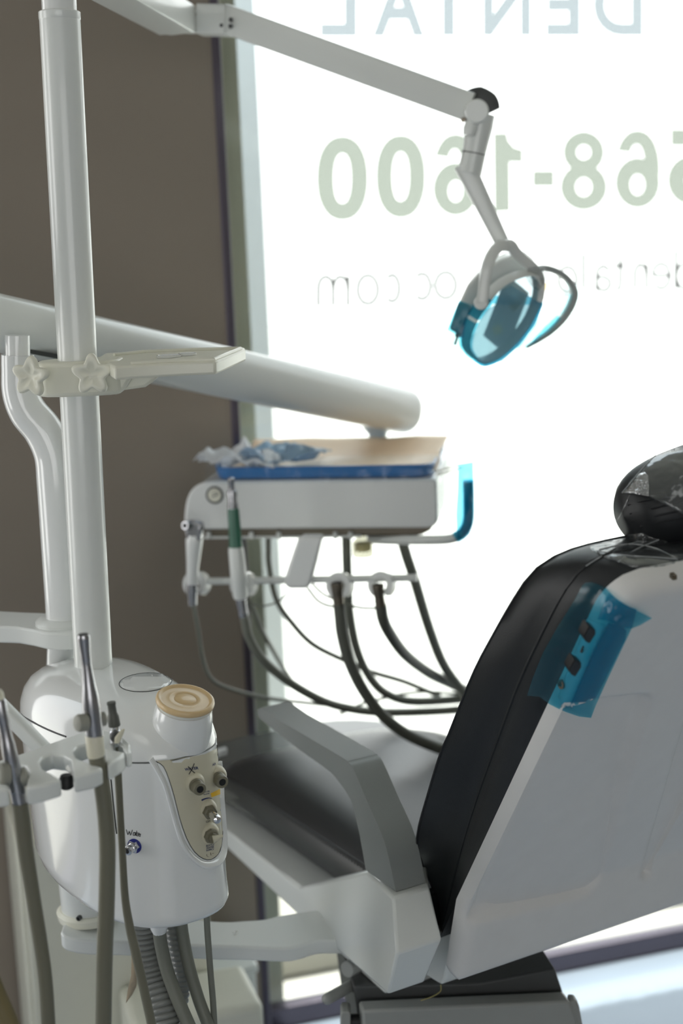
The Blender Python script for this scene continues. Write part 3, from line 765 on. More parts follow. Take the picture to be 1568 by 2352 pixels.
# thick arm
A0, A1 = P(-260, 676, 1.96), P(0, 743, 2.04)
A2 = P(931, 945, 2.78)
bm = new(); d = (A2 - A1).normalized(); A0 = A1 - d * 0.42
rings = []
sec = rrect(.0400, .0405, .036, 6)
Lh = (A2 - A0).length
x_, y_ = frame_of(d)
for t, s in ((0, .86), (.006, .92), (.014, .95), (Lh - .014, 1.05), (Lh - .006, 1.025), (Lh - .001, .97), (Lh, .9)):
    c = A0 + d * t; rings.append([c + x_ * (a * s) + y_ * (b * s) for a, b in sec])
loft(bm, rings); arm = obj('balance_arm', bm, white, deliv, angle=50)
bm = new(); tube(bm, [px_(41, 825), px_(40, 770)], .0165, 24, 0); obj('arm_pivot', bm, wgloss, deliv)
bm = new(); a = P(55, 806, 2.03); b = P(135, 822, 2.06); box(bm, (a + b) * 0.5 + V((0, .02, .0)), (b - a) * 0.5, Y1 * .012, Z1 * .003); obj('arm_slot', bm, darkgrey, deliv)
# instrument head
HY = 2.45
th = V((math.cos(math.radians(9)), -math.sin(math.radians(9)), 0)); dh = V((math.sin(math.radians(9)), math.cos(math.radians(9)), 0))
HP = P(990, 1210, HY)
def HF(x, y, back=0.0): return RP(x, y, HP + dh * back, dh)
def HL(a, b, z): return V((HP.x, HP.y, 0)) + th * a + dh * b + Z1 * z      # a: along (0 at right front corner, negative left)
prof = [(422, 1205), (423, 1180), (427, 1152), (436, 1130), (450, 1116), (470, 1108), (500, 1105), (992, 1099), (1003, 1106), (1005, 1200), (996, 1209), (980, 1213), (430, 1217)]
bm = new(); pts = curve2d(prof[:7], 3, False) + prof[7:]
prism(bm, [HF(x, y) for x, y in pts], dh * 0.375); head = obj('head_housing', bm, wgloss, deliv, bev=0.010, seg=4)
ztopH = HF(700, 1102).z; zbot = HF(700, 1215).z
bm = new(); pts = [(440, 1210), (994, 1206), (990, 1218), (968, 1229), (940, 1232), (450, 1235), (438, 1228)]
prism(bm, [HF(x, y, 0.012) for x, y in pts], dh * 0.24); obj('head_underside', bm, darkmetal, deliv, bev=0.004)
bm = new(); tube(bm, [HF(446, 1235, 0.008), HF(700, 1233, 0.008), HF(830, 1231, 0.008)], .0022, 8, 0)
for x in (479, 577, 640, 770, 805):
    tube(bm, [HF(x, 1222, 0.006), HF(x, 1237, 0.006)], .004, 8, 0)
obj('underside_rail', bm, white, deliv)
bm = new(); tube(bm, [HF(702, 1218, 0.03), HF(702, 1238, 0.03)], .011, 16, 0); obj('bracket_stud', bm, darkgrey, deliv)
gc = HF(493, 1137)
bm = new(); lathe(bm, gc - dh * -0.002, -dh, [(.0155, 0), (.0155, .003), (.0125, .004), (.0122, .003), (.002, .003)], 32); gq = obj('pressure_gauge', bm, darkgrey, deliv, label='small round gauge with dark bezel')
bm = new(); lathe(bm, gc - dh * 0.0012, -dh, [(.0118, 0), (.0118, .0006)], 28); obj('gauge_face', bm, cream, gq)
bm = new(); tube(bm, [HF(486, 1141, -.0025), HF(492, 1139, -.0025), HF(501, 1134, -.0025)], .0008, 6, 0); tube(bm, [HF(485, 1133, -.0025), HF(500, 1131, -.0025)], .0004, 6, 0); obj('gauge_needle', bm, black, gq)
# neck between arm and head
nb = HF(866, 968, .325)
bm = new(); zt = nb.z
pn = [(866, 960), (866, 995), (866, 1018)]
lathe(bm, V((nb.x, nb.y, ztopH - 0.004)), Z1, [(.030, 0), (.030, .010), (.022, .014), (.018, .022), (.0175, .035), (.026, .045), (.029, .052), (.029, .09)], 32); obj('arm_neck', bm, mat('neck_grey', (190, 194, 190), 0.35), deliv)
# handle
bm = new(); hp = [HF(850, 1238, .05), HF(900, 1240, .02), HF(1000, 1240, 0.0), HF(1040, 1236, 0.0), HF(1064, 1222, 0.0), HF(1075, 1195, .002), HF(1076, 1150, .004), HF(1075, 1106, .006)]
tube(bm, hp, .0085, 16, 6); obj('handle', bm, white, deliv)
# hanger bar
by = -0.060
bm = new(); tube(bm, [HF(428, 1336, by), HF(956, 1327, by)], .0062, 16, 0); lathe(bm, HF(952, 1327, by), th, [(.0068, 0), (.0068, .003), (.005, .004)], 16); obj('hanger_bar', bm, white, deliv)
bm = new(); pts = [(684, 1234), (740, 1234), (727, 1290), (715, 1336), (706, 1353), (662, 1354), (650, 1342), (653, 1325), (668, 1280)]
prism(bm, [HF(x, y, by - 0.014) for x, y in pts], dh * 0.034); obj('hanger_bracket', bm, wgloss, deliv, bev=0.006, seg=3)
for x, y in ((452, 1341), (560, 1343), (781, 1345), (877, 1343)):
    c = HF(x, y, by); bm = new()
    pts = []
    n_ = 30
    ang = math.radians(58)
    out, inn = [], []
    for i in range(n_ + 1):
        a = math.radians(-90) + ang / 2 + (2 * math.pi - ang) * i / n_
        out.append((.0225 * math.cos(a), .0225 * math.sin(a))); inn.append((.0115 * math.cos(a), .0115 * math.sin(a)))
    poly = out + inn[::-1]
    ax2 = (dh * 0.92 - Z1 * 0.25 + th * 0.25).normalized()
    u_ = (th - ax2 * th.dot(ax2)).normalized(); v_ = u_.cross(ax2); v_ = v_ if v_.z > 0 else -v_
    prism(bm, [c - ax2 * .011 + u_ * a + v_ * b for a, b in poly], ax2 * .022)
    obj('instrument_hook', bm, wgloss, deliv, bev=0.003, seg=3)
# oil collector
oc = HF(832, 1236, .05)
bm = new(); lathe(bm, oc, -Z1, [(.004, -.004), (.012, 0), (.0180, .006), (.0185, .030), (.017, .032)], 26); j = obj('oil_collector', bm, film('clear_jar', (.93, .92, .84), gloss=0.2, rough=0.1, diff=(.85, .82, .66), dw=0.35, bump=0), deliv, label='small clear jar with yellowish pad')
bm = new(); lathe(bm, oc - Z1 * 0.008, -Z1, [(.013, 0), (.015, .003), (.014, .014), (.004, .016)], 18); obj('jar_pad', bm, oiljar, j)
# thin leads below the bracket
def lead(name, pts, Y, r, m=hosegrey, par=None):
    bm = new(); tube(bm, [HF(x, y, Y) for x, y in pts], r, 8, 6); return obj(name, bm, m, par or deliv)
lead('thin_lead', [(566, 1362), (576, 1382), (595, 1392), (620, 1389), (645, 1378), (664, 1358)], by + .01, .0015)
lead('thin_lead', [(706, 1350), (728, 1378), (750, 1390), (772, 1393)], by + .01, .0024)
lead('thin_lead', [(716, 1340), (745, 1366), (795, 1387), (830, 1396), (868, 1397)], by + .012, .0022)
# supply hoses that hang from under the head onto the seat
ZH = zseam + .036
def hose_pts(pts, b0, zlow=ZH, ysw=1575):
    """from the head downwards; the lower run lies on the seat at height zlow"""
    out = []; n = len(pts)
    bend = [i for i, (x, y) in enumerate(pts)]
    P0 = HF(pts[0][0], pts[0][1], b0); Pn = PZ(pts[-1][0], pts[-1][1], zlow)
    Y0 = P0.y
    L = [0]
    for a, b in zip(pts, pts[1:]): L.append(L[-1] + math.hypot(b[0] - a[0], b[1] - a[1]))
    for (x, y), l in zip(pts, L):
        t = l / L[-1]; t = t * t * (3 - 2 * t)
        p = P(x, y, Y0 + (Pn.y - Y0) * t)
        if p.z < zlow: p = PZ(x, y, zlow)
        out.append(p)
    return out
def supply(pts, b0, r, m=hosegrey, par=deliv, name='supply_hose', zlow=ZH):
    bm = new(); tube(bm, hose_pts(pts, b0, zlow), r, 12, 6); return obj(name, bm, m, par)
supply([(616, 1225), (616, 1260), (618, 1302), (635, 1378), (673, 1434), (720, 1481), (791, 1517), (852, 1543), (923, 1564), (975, 1585), (1010, 1600)], .06, .0052)
supply([(795, 1225), (796, 1270), (798, 1330), (802, 1406), (819, 1491), (847, 1552), (885, 1592), (946, 1611), (1055, 1606), (1100, 1600)], .06, .0085)
supply([(922, 1238), (935, 1282), (951, 1330), (984, 1439), (1017, 1524), (1060, 1585), (1090, 1620)], .05, .0095)
supply([(572, 1380), (592, 1426), (607, 1458), (644, 1524), (673, 1566), (700, 1590)], .02, .0040)
supply([(780, 1640), (838, 1614), (880, 1604), (923, 1594), (984, 1589), (1060, 1594)], .20, .0032, name='seat_lead')

# ------------------------------------------------------------------ instruments in the hooks
syr = thing('air_water_syringe', 'white three-way syringe hanging in the leftmost hook of the hanger bar', 'syringe', HF(446, 1390, by - .02))
def axis_pt(p0, p1, t): return p0 + (p1 - p0) * t
def lathe_px(bm, top, bot, prof, back, n=20):
    a, b = HF(*top, back), HF(*bot, back); L = (b - a).length
    lathe(bm, a, b - a, [(r, t * L) for t, r in prof], n)
sb = by - 0.028
bm = new(); lathe_px(bm, (446, 1228), (440, 1342), [(0, .0125), (.10, .0145), (.22, .0138), (.55, .0112), (.8, .0100), (1, .0098)], sb); obj('handle', bm, wgloss, syr)
bm = new()
hd = [(420, 1208), (430, 1197), (448, 1198), (464, 1204), (463, 1222), (456, 1252), (432, 1252), (424, 1232)]
prism(bm, [HF(x, y, sb - 0.011) for x, y in hd], dh * 0.022); h_ = obj('head', bm, steel, syr, label='brushed metal syringe head', bev=0.005, seg=3)
c = HF(430, 1207, sb - .012); fx = (-dh * 0.85 - th * 0.4 + Z1 * .15).normalized()
bm = new(); lathe(bm, c, fx, [(.008, -.004), (.0085, .004), (.007, .0065), (.004, .0065), (.0035, .002)], 22); q = obj('nozzle_nut', bm, steel, h_)
bm = new(); lathe(bm, c + fx * .0066, fx, [(.0046, 0), (.0046, .0005)], 14); obj('nozzle_hole', bm, black, q)
bm = new(); lathe_px(bm, (440, 1340), (441, 1390), [(0, .0098), (.3, .0102), (.55, .0085), (1, .0078)], sb); obj('collar', bm, steel, syr)
bm = new(); tube(bm, hose_pts([(441, 1388), (446, 1400), (455, 1448), (467, 1519), (488, 1562), (536, 1585), (616, 1604), (710, 1615), (800, 1626)], sb, ZH), .0036, 10, 6); obj('hose', bm, hosegrey, syr)
hpz = thing('handpiece', 'handpiece with green sleeve and steel tip in second hook', 'handpiece', HF(559, 1415, by - .03))
sb = by - 0.032
bm = new(); lathe_px(bm, (541, 1256), (552, 1375), [(0, .0120), (.06, .0130), (.5, .0135), (.7, .0138), (.72, .0128), (.93, .0128), (1, .0105)], sb, 24); obj('motor_body', bm, white, hpz)
bm = new(); lathe_px(bm, (535, 1166), (542, 1258), [(0, .0088), (.08, .0098), (.6, .0105), (1, .0120)], sb, 10); obj('grip_sleeve', bm, green, hpz, label='dark green grip sleeve')
bm = new(); lathe_px(bm, (530, 1097), (535, 1168), [(0, .0038), (.02, .0055), (.16, .0058), (.18, .0052), (.40, .0056), (.42, .0082), (.60, .0088), (.62, .0075), (.82, .0078), (.84, .0088), (1, .0088)], sb, 22); obj('tip', bm, steel, hpz)
bm = new(); lathe_px(bm, (551, 1370), (559, 1417), [(0, .0098), (.5, .0088), (.75, .0082), (.78, .0090), (1, .0080)], sb, 22); obj('coupling', bm, steel, hpz)
bm = new(); tube(bm, hose_pts([(559, 1412), (563, 1430), (571, 1462), (602, 1514), (663, 1566), (739, 1609), (805, 1628), (875, 1636), (970, 1635), (1055, 1630), (1100, 1622)], sb, ZH), .0078, 14, 6); obj('hose', bm, hosegrey, hpz)
def coupling(label, top, bot, hose, r):
    t = thing('hose_coupling', label, 'coupling', HF(*bot, by - .03), group='empty couplings on the hanger bar')
    bm = new(); lathe_px(bm, top, bot, [(0, r * .72), (.01, r * 1.12), (.06, r * 1.12), (.5, r), (.52, r * .95), (.70, r * .95), (.71, r * 1.02), (1, r * .92)], by - .012, 22); c_ = obj('metal_sleeve', bm, darkmetal, t)
    a, b = HF(*top, by - .012), HF(*bot, by - .012)
    bm = new(); lathe(bm, a - (b - a).normalized() * .0006, b - a, [(r * .75, 0), (r * .75, .0008)], 18); obj('socket', bm, black, c_)
    bm = new(); tube(bm, hose_pts(hose, by - .012, ZH), .0100, 14, 6); obj('hose', bm, mat('dark_hose_rubber', (86, 88, 80), 0.5), t)
    return t
coupling('empty bronze coupling in third hook, its thick hose crossing in front of the seat', (773, 1338), (778, 1392), [(778, 1388), (781, 1420), (786, 1460), (802, 1519), (834, 1585), (880, 1645), (937, 1688), (1012, 1720), (1040, 1726)], .0094)
coupling('empty bronze coupling in the rightmost hook of the hanger bar', (867, 1342), (874, 1394), [(874, 1390), (879, 1420), (892, 1450), (929, 1502), (984, 1545), (1031, 1568), (1065, 1584), (1100, 1596)], .0090)

# ------------------------------------------------------------------ blue tray on the head, with paper liner and wrappings
zt = ztopH + 0.0015
def ZT(x, y, dz=0.0): return PZ(x, y, zt + dz)
itray = thing('instrument_tray', 'shallow blue instrument tray with peach paper lying on the delivery head', 'tray', HL(-.2, .14, zt))
def tplan(inset, k=5):
    a0, a1, b0, b1 = -.372 + inset, 0.006 - inset, -.004 + inset, .268 - inset; r = .03 - inset * .6
    out = []
    for cx, cy, s in ((a1 - r, b1 - r, 0), (a0 + r, b1 - r, 90), (a0 + r, b0 + r, 180), (a1 - r, b0 + r, 270)):
        for i in range(k + 1):
            an = math.radians(s + 90 * i / k); out.append((cx + r * math.cos(an), cy + r * math.sin(an)))
    return out
bm = new()
loft(bm, [[HL(a, b, zt + z) for a, b in tplan(i)] for i, z in ((.012, 0), (.004, .002), (.001, .012), (.0, .020), (-.002, .0225), (.002, .0225), (.004, .019), (.012, .004))]); obj('tray_body', bm, traybl, itray, angle=60)
bm = new()
N, M_ = 26, 16
grid = [[None] * (M_ + 1) for _ in range(N + 1)]
for i in range(N + 1):
    for j in range(M_ + 1):
        a = -.358 + .369 * i / N; b = .02 + .256 * j / M_
        z = .0045 + .003 * noise.noise(V((a * 14, b * 14, 2))) + .020 * max(max(0, j / M_ - .72) / .28, (max(0, i / N - .9) * 10) * min(1, j / 4)) ** 1.5
        grid[i][j] = bm.verts.new(HL(a, b, zt + z + .006))
for i in range(N):
    for j in range(M_): bm.faces.new((grid[i][j], grid[i + 1][j], grid[i + 1][j + 1], grid[i][j + 1]))
solid(obj('paper_liner', bm, peach, itray, label='peach paper liner', recalc=False), .001)
def crumple(name, label, cat, m, c, ax, ay, amp, seed, N=26, M=14, curl=0.0, group=None, freq=22):
    bm = new(); g = {}
    for i in range(N + 1):
        for j in range(M + 1):
            u, v = i / N * 2 - 1, j / M * 2 - 1
            p = c + ax * u + ay * v
            w = 1.0
            z = amp * (noise.noise(p * freq + V((seed, 0, 0))) * 1.2 + 0.7 * abs(noise.noise(p * freq * 2.3 + V((0, seed, 0)))) + .55) * (1 - .5 * u * u)
            e_ = V((noise.noise(p * 30 + V((9, seed, 0))), noise.noise(p * 30 + V((seed, 4, 4))), 0)) * amp * .5
            g[i, j] = bm.verts.new(p + Z1 * max(0.0, z) + e_)
    for i in range(N):
        for j in range(M): bm.faces.new((g[i, j], g[i + 1, j], g[i + 1, j + 1], g[i, j + 1]))
    o = obj(name, bm, m, origin=c, recalc=False, angle=20); solid(o, .0008)
    if label: tag(o, label, cat, group)
    return o
pouchw = mat('white_pouch_paper', (232, 236, 240), 0.5); pouchb = film('pale_blue_pouch', (.35, .62, .85), gloss=.2, rough=.2, diff=(.62, .80, .95), dw=.75)
crumple('pouch', 'crumpled pale blue sterilisation pouch on the peach paper of the blue tray', 'pouch', pouchb, HL(-.262, .065, zt + .024), th * .075, dh * .05, .026, 3.1)
crumple('wrapping', 'crumpled clear plastic gathered over the left end of the blue tray', 'plastic', film('milky_plastic', (.8, .84, .88), gloss=.14, rough=.15, diff=(.97, .98, .99), dw=.9, bump=1), HL(-.335, .045, zt + .016), th * .070, dh * .06, .030, 7.7)
# clear sleeve pulled over the front of tray and head
bm = new(); rows_ = []
prof_s = [(-.008, -.009, -.006), (-.007, -.009, .012), (-.004, -.006, .024), (.0, .02, .0275), (.0, .06, .029)]
N = 40; vsr = []
for (o_, b, z) in prof_s:
    r_ = []
    for i in range(N + 1):
        a = -.385 + .398 * i / N
        w = .0025 * noise.noise(V((a * 40, z * 60, 1)))
        r_.append(bm.verts.new(HL(a, b + w, zt + z + abs(w))))
    vsr.append(r_)
for r0_, r1_ in zip(vsr, vsr[1:]):
    for i in range(N): bm.faces.new((r0_[i], r0_[i + 1], r1_[i + 1], r1_[i]))
o = obj('tray_sleeve', bm, film('sleeve_film', (.94, .96, .97), gloss=.10, rough=.2, diff=(.8, .85, .9), dw=.04, bump=.4), origin=HL(-.2, -.005, zt), recalc=False); tag(o, 'clear plastic sleeve stretched over the front of the blue tray', 'plastic sleeve')
# clear cover on the head's right end
bm = new(); vsr = []
for z in [zt + .012 - .10 * k / 8 for k in range(9)]:
    r_ = []
    for i in range(15):
        b = -.006 + .27 * i / 14; f = (zt - z) / .1
        keep = max(0.0, f - .2) * max(0, b) * .25
        r_.append(bm.verts.new(HL(.0115 + .004 * noise.noise(V((b * 30, z * 30, 5))) + .006 * f, b * (1 - .25 * max(0, f)), z)))
    vsr.append(r_)
for r0_, r1_ in zip(vsr, vsr[1:]):
    for i in range(14): bm.faces.new((r0_[i], r0_[i + 1], r1_[i + 1], r1_[i]))
o = obj('head_cover', bm, film('milky_clear_cover', (.86, .88, .88), gloss=.2, rough=.2, diff=(.8, .83, .82), dw=.3, bump=.8), origin=HL(.012, .1, zt - .05), recalc=False); tag(o, 'milky clear plastic cover over the right end of the delivery head', 'plastic cover')
for k, (p0, p1) in enumerate((((1000, 1083), (1052, 1068)), ((1003, 1090), (1060, 1074)))):
    bm = new(); tube(bm, [ZT(*p0, .026 - k * .004), ZT(*p1, .026 - k * .004)], .0014, 8, 0)
    o = obj('explorer', bm, darkmetal, origin=ZT(*p0)); tag(o, ('thin dark probe along the right end of the blue tray, upper of two', 'thin dark probe along the right end of the blue tray, lower of two')[k], 'probe')
# barrier film on the handle
bm = new(); patch(bm, [(1051, 1066), (1087, 1060), (1088, 1130), (1086, 1205), (1078, 1228), (1058, 1240), (1048, 1236), (1046, 1180), (1050, 1120)], lambda x, y: HF(x, y, -.011 + .004 * math.sin(x * .2) * math.sin(y * .05)), 9)
bk = new(); 
o = obj('barrier_film', bm, bluefilm, origin=HF(1070, 1150), recalc=False); tag(o, 'teal barrier film wrapped round the handle at the right of the delivery head', 'barrier film', 'blue barrier films')
bm = new(); tube(bm, [HF(1046, 1235, .0), HF(1064, 1222, .0), HF(1075, 1195, .002), HF(1076, 1150, .004), HF(1075, 1102, .006)], .0100, 14, 6)
ob_ = obj('wrap', bm, bluefilm, o)

# ================================================================== DENTAL LIGHT
lite = thing('dental_light', 'white dental operating light on a two-part arm reaching across the bright window', 'lamp', PTOP)
bm = new(); j0 = V((PTOP.x, PTOP.y, PTOP.z + .0)); zj = P(445, 42, 2.5).z
d0 = P(452, 45, 2.5)
tube(bm, [PTOP - pdv * .01, PTOP + pdv * .06], .030, 24, 0); obj('pivot_hub', bm, white, lite)
a_ = V((PTOP.x, PTOP.y, zj)); b_ = P(402, 44, 2.44)
bm = new(); sweep(bm, [a_, b_], rrect(.030, .0225, .004, 2), 1.0, Z1); obj('pivot_arm', bm, white, lite)
bm = new(); e1 = P(418, 46, 2.455); sweep(bm, [b_ - (b_ - a_).normalized() * .004, e1], rrect(.026, .021, .003, 2), 1.0, Z1); obj('arm_end_cap', bm, mat('pale_grey_plastic', (206, 208, 204), .4), lite)
bm = new(); c = P(440, 50, 2.48)
tube(bm, [c - Z1 * .017, c + Z1 * .017], .013, 20, 0); box(bm, c + V((.004, -.004, .010)), X1 * .014, Y1 * .008, Z1 * .006); obj('elbow_pin', bm, white, lite)
bm = new(); box(bm, P(448, 42, 2.462), X1 * .004, Y1 * .002, Z1 * .008); box(bm, P(432, 64, 2.465), X1 * .004, Y1 * .002, Z1 * .003); obj('elbow_gap', bm, darkgrey, lite)
S0, S1, S2 = P(460, 46, 2.47), P(525, 48, 2.46), P(1083, 248, 2.36)
bm = new(); dd = (S1 - S0)
sweep(bm, [S0, S1], rrect(.024, .0228, .004, 2), 1.0, Z1); obj('arm_root', bm, white, lite)
bm = new()
for x, y in ((530, 45), (529, 60)): c = P(x, y, 2.433); lathe(bm, c, -Y1, [(.0035, -.004), (.0035, .001), (.002, .001)], 12)
c = P(508, 58, 2.437); lathe(bm, c, -Y1, [(.0028, -.004), (.0028, .001)], 10); obj('arm_screws', bm, darkgrey, lite)
bm = new(); sweep(bm, [P(518, 46, 2.46), P(527, 47, 2.46), P(545, 53, 2.457), S2], rrect(.021, .0222, .003, 2), 1.0, Z1); obj('spring_arm', bm, white, lite)
KC = P(1092, 258, 2.345)
bm = new(); lathe(bm, KC + Y1 * .026, -Y1, [(.016, 0), (.0185, .002), (.0185, .046), (.016, .048)], 32); kn = obj('knuckle', bm, white, lite)
bm = new(); c = P(1064, 275, 2.332); lathe(bm, c, -Y1, [(.0038, -.004), (.0038, .0012), (.002, .0014)], 14); obj('knuckle_screw', bm, darkmetal, kn)
bm = new(); c = P(1084, 245, 2.332); lathe(bm, c, -Y1, [(.007, -.003), (.007, .001), (.006, .0018)], 18); obj('knuckle_cap', bm, white, kn)
bm = new(); sweep(bm, smooth_path([P(1072, 223, 2.355), P(1096, 226, 2.355), P(1118, 238, 2.355), P(1128, 258, 2.355)], 5), rrect(.018, .006, .003, 2), [.6, 1, 1, .8], Y1); obj('joint_cover', bm, darkgrey, lite, label='dark cap over the elbow')
bm = new(); q = [P(1105, 262, 2.35), P(1100, 290, 2.35), P(1090, 345, 2.35), P(1078, 398, 2.35)]
sweep(bm, q, circ(26), [.0215, .0215, .0185, .0190]); obj('drop_tube', bm, white, lite)
bm = new(); c = P(1087, 352, 2.35); lathe(bm, c, P(1078, 398, 2.35) - c, [(.0194, -.0005), (.0194, .0008)], 26); obj('tube_joint', bm, darkgrey, lite)
bm = new(); lathe(bm, P(1081, 296, 2.336), (P(1078, 398, 2.35) - P(1100, 290, 2.35)), [(.010, -.012), (.012, 0), (.010, .010), (.004, .012)], 18); obj('stop_boss', bm, white, lite)
bm = new(); sweep(bm, [P(1066, 378, 2.352), P(1077, 402, 2.35), P(1148, 548, 2.35), P(1156, 566, 2.35)], rrect(.0112, .009, .003, 2), [1.45, 1.35, 1.0, 1.0], Y1); obj('lamp_rod', bm, white, lite)
# lamp head
LY = 2.35
def L(x, y, dy=0.0): return P(x, y, LY + dy)
def ribbon(bm, pts, w, t, up):
    sweep(bm, smooth_path(pts, 6), rrect(w, t, min(w, t) * .6, 2), 1.0, up)
bm = new()
q = [(1160, 564), (1146, 566), (1131, 582), (1119, 610), (1112, 650), (1107, 694)]
sweep(bm, smooth_path([L(x, y, -.03 - .03 * min(1, k / 3)) for k, (x, y) in enumerate(q)], 6), rrect(.0085, .010, .003, 2), 1.0, Y1)
q = [(1156, 563), (1172, 563), (1183, 578), (1200, 595), (1220, 612), (1228, 622)]
sweep(bm, smooth_path([L(x, y, -.03 + .02 * k / 5) for k, (x, y) in enumerate(q)], 6), rrect(.0080, .010, .003, 2), 1.0, Y1)
yk = obj('yoke', bm, white, lite)
bm = new(); lathe(bm, L(1106, 694, -.052), (-.2, -1, 0), [(.0105, 0), (.0112, .002), (.0112, .012), (.0095, .0135)], 26); obj('pivot_disc', bm, white, yk)
# housing behind the reflector: the grey-white shell at upper left
hs = [(1177, 586), (1150, 596), (1120, 612), (1096, 630), (1072, 656), (1056, 690), (1046, 716), (1078, 724), (1092, 704), (1116, 694), (1138, 664), (1165, 643), (1196, 630), (1222, 632), (1222, 612), (1200, 594)]
bm = new(); prism(bm, [L(x, y, -.028 + .00025 * (x - 1050)) for x, y in hs], (0.012, .058, .010)); hsg = obj('lamp_housing', bm, white, lite, bev=0.005, seg=3)
ringp = [(1105, 700), (1086, 728), (1071, 765), (1068, 798), (1083, 822), (1104, 832), (1140, 818), (1180, 783), (1214, 738), (1233, 690), (1236, 655), (1226, 628), (1200, 626), (1163, 640), (1132, 664)]
cxm, cym = 1155, 730
def ring3(x, y): return L(x, y, -.055 + .00030 * (x - 1070) + .00018 * (y - 700))
loop = smooth_path([ring3(x, y) for x, y in ringp + ringp[:2]], 5)[:-5]
# oval frame: a band, outer faces out, tapered thin at the top
nrm = V((.45, -.80, -.30)).normalized()
bm = new(); ctr = sum(loop, V((0, 0, 0))) / len(loop); rings = []
for p in loop[:-1]:
    o_ = (p - ctr); o_ = (o_ - nrm * o_.dot(nrm)).normalized()
    rings.append([p + o_ * .000 - nrm * .012, p - nrm * .012 - o_ * .004, p + nrm * .010 - o_ * .005, p + nrm * .012 - o_ * .001])
vs = [[bm.verts.new(p) for p in r] for r in rings]
for i in range(len(vs)):
    a, b = vs[i], vs[(i + 1) % len(vs)]
    for k in range(4): bm.faces.new((a[k], a[(k + 1) % 4], b[(k + 1) % 4], b[k]))
rimo = obj('lamp_rim', bm, white, lite, bev=.0015)
bm = new(); patch(bm, [(x * .96 + cxm * .04, y * .97 + cym * .03) for x, y in curve2d(ringp, 3)], lambda x, y: ring3(x, y) + nrm * .004, 12)
shd = obj('lamp_shield', bm, shieldm, lite, recalc=False)
# reflector: a faceted mirrored trough behind the shield
bm = new(); g = {}
for i in range(13):
    for j in range(7):
        u, v = i / 12 * 2 - 1, j / 6 * 2 - 1
        p = L(1162 + 62 * u * .44 + 24 * v, 722 - 70 * u + 21 * v, .012 + .02 * (1 - v * v) * (1 - .3 * u * u))
        g[i, j] = bm.verts.new(p)
for i in range(12):
    for j in range(6): bm.faces.new((g[i, j], g[i + 1, j], g[i + 1, j + 1], g[i, j + 1]))
refl = obj('reflector', bm, mat('satin_reflector', (222, 228, 228), .35, metal=.1), lite, recalc=False); solid(refl, .0015)
bm = new(); a, b = L(1175, 712, -.005), L(1202, 682, -.005)
tube(bm, [a, b], .006, 14, 0); bl_ = obj('bulb_holder', bm, mat('brass_holder', (200, 168, 96), .3, metal=.8), lite)
bm = new()
for t in (.2, .45, .7): c = a + (b - a) * t; lathe(bm, c, b - a, [(.0066, -.0014), (.0066, .0014)], 14)
obj('holder_band', bm, black, bl_)
bm = new(); prism(bm, [L(x, y, -.036) for x, y in ((1131, 752), (1148, 744), (1152, 762), (1136, 770))], (0, .004, 0)); obj('reflector_tab', bm, mat('pale_cream_plastic', (238, 226, 180), .4), lite)
bm = new(); prism(bm, [L(x, y, -.030) for x, y in ((1130, 662), (1150, 648), (1154, 652), (1140, 668), (1136, 676))], (0, .01, 0)); obj('reflector_clip', bm, darkgrey, lite)
bm = new(); prism(bm, [L(x, y, -.034) for x, y in ((1092, 716), (1098, 714), (1098, 722), (1092, 724))], (0, .004, 0)); obj('pivot_screw', bm, darkgrey, lite)
# left handle: flat plate in blue film, with small switch stem
bm = new(); prism(bm, [L(x, y, -.03) for x, y in ((1052, 692), (1082, 704), (1074, 772), (1062, 774), (1030, 756), (1036, 740))], (.01, .05, 0)); obj('lamp_handle', bm, mat('handle_grey', (160, 166, 164), .4), lite, bev=.004, label='left handle plate')
bm = new(); tube(bm, [L(1052, 768, -.02), L(1044, 792, -.02)], .0022, 8, 0); tube(bm, [L(1053, 765, -.02), L(1051, 774, -.02)], .005, 10, 0); obj('switch_stem', bm, darkgrey, lite)
# right handle: looping band
bm = new(); q = [(1228, 618), (1252, 616), (1282, 626), (1306, 646), (1318, 672), (1310, 702), (1290, 734), (1262, 762), (1234, 782), (1208, 798)]
sweep(bm, smooth_path([L(x, y, .01) for x, y in q], 6), rrect(.0030, .012, .0025, 2), [1.0, 1.6, 1.5, 1.4, 1.5, 1.6, 1.5, 1.3, 1.0, .6], Y1); obj('lamp_handle', bm, mat('handle_grey', (160, 166, 164), .4), lite, label='right looping handle')
bm = new(); q = [(1234, 625), (1242, 650), (1238, 690), (1220, 732)]
sweep(bm, smooth_path([L(x, y, -.01) for x, y in q], 5), rrect(.006, .010, .003, 2), [1.2, 1, .9, .6], Y1); obj('rim_bracket', bm, white, lite)
bm = new(); prism(bm, [L(x, y, .004) for x, y in ((1242, 660), (1256, 648), (1262, 654), (1244, 680))], (0, .004, 0)); obj('reflector_edge', bm, mat('gold_mirror', (226, 208, 160), .12, metal=1.0), lite)
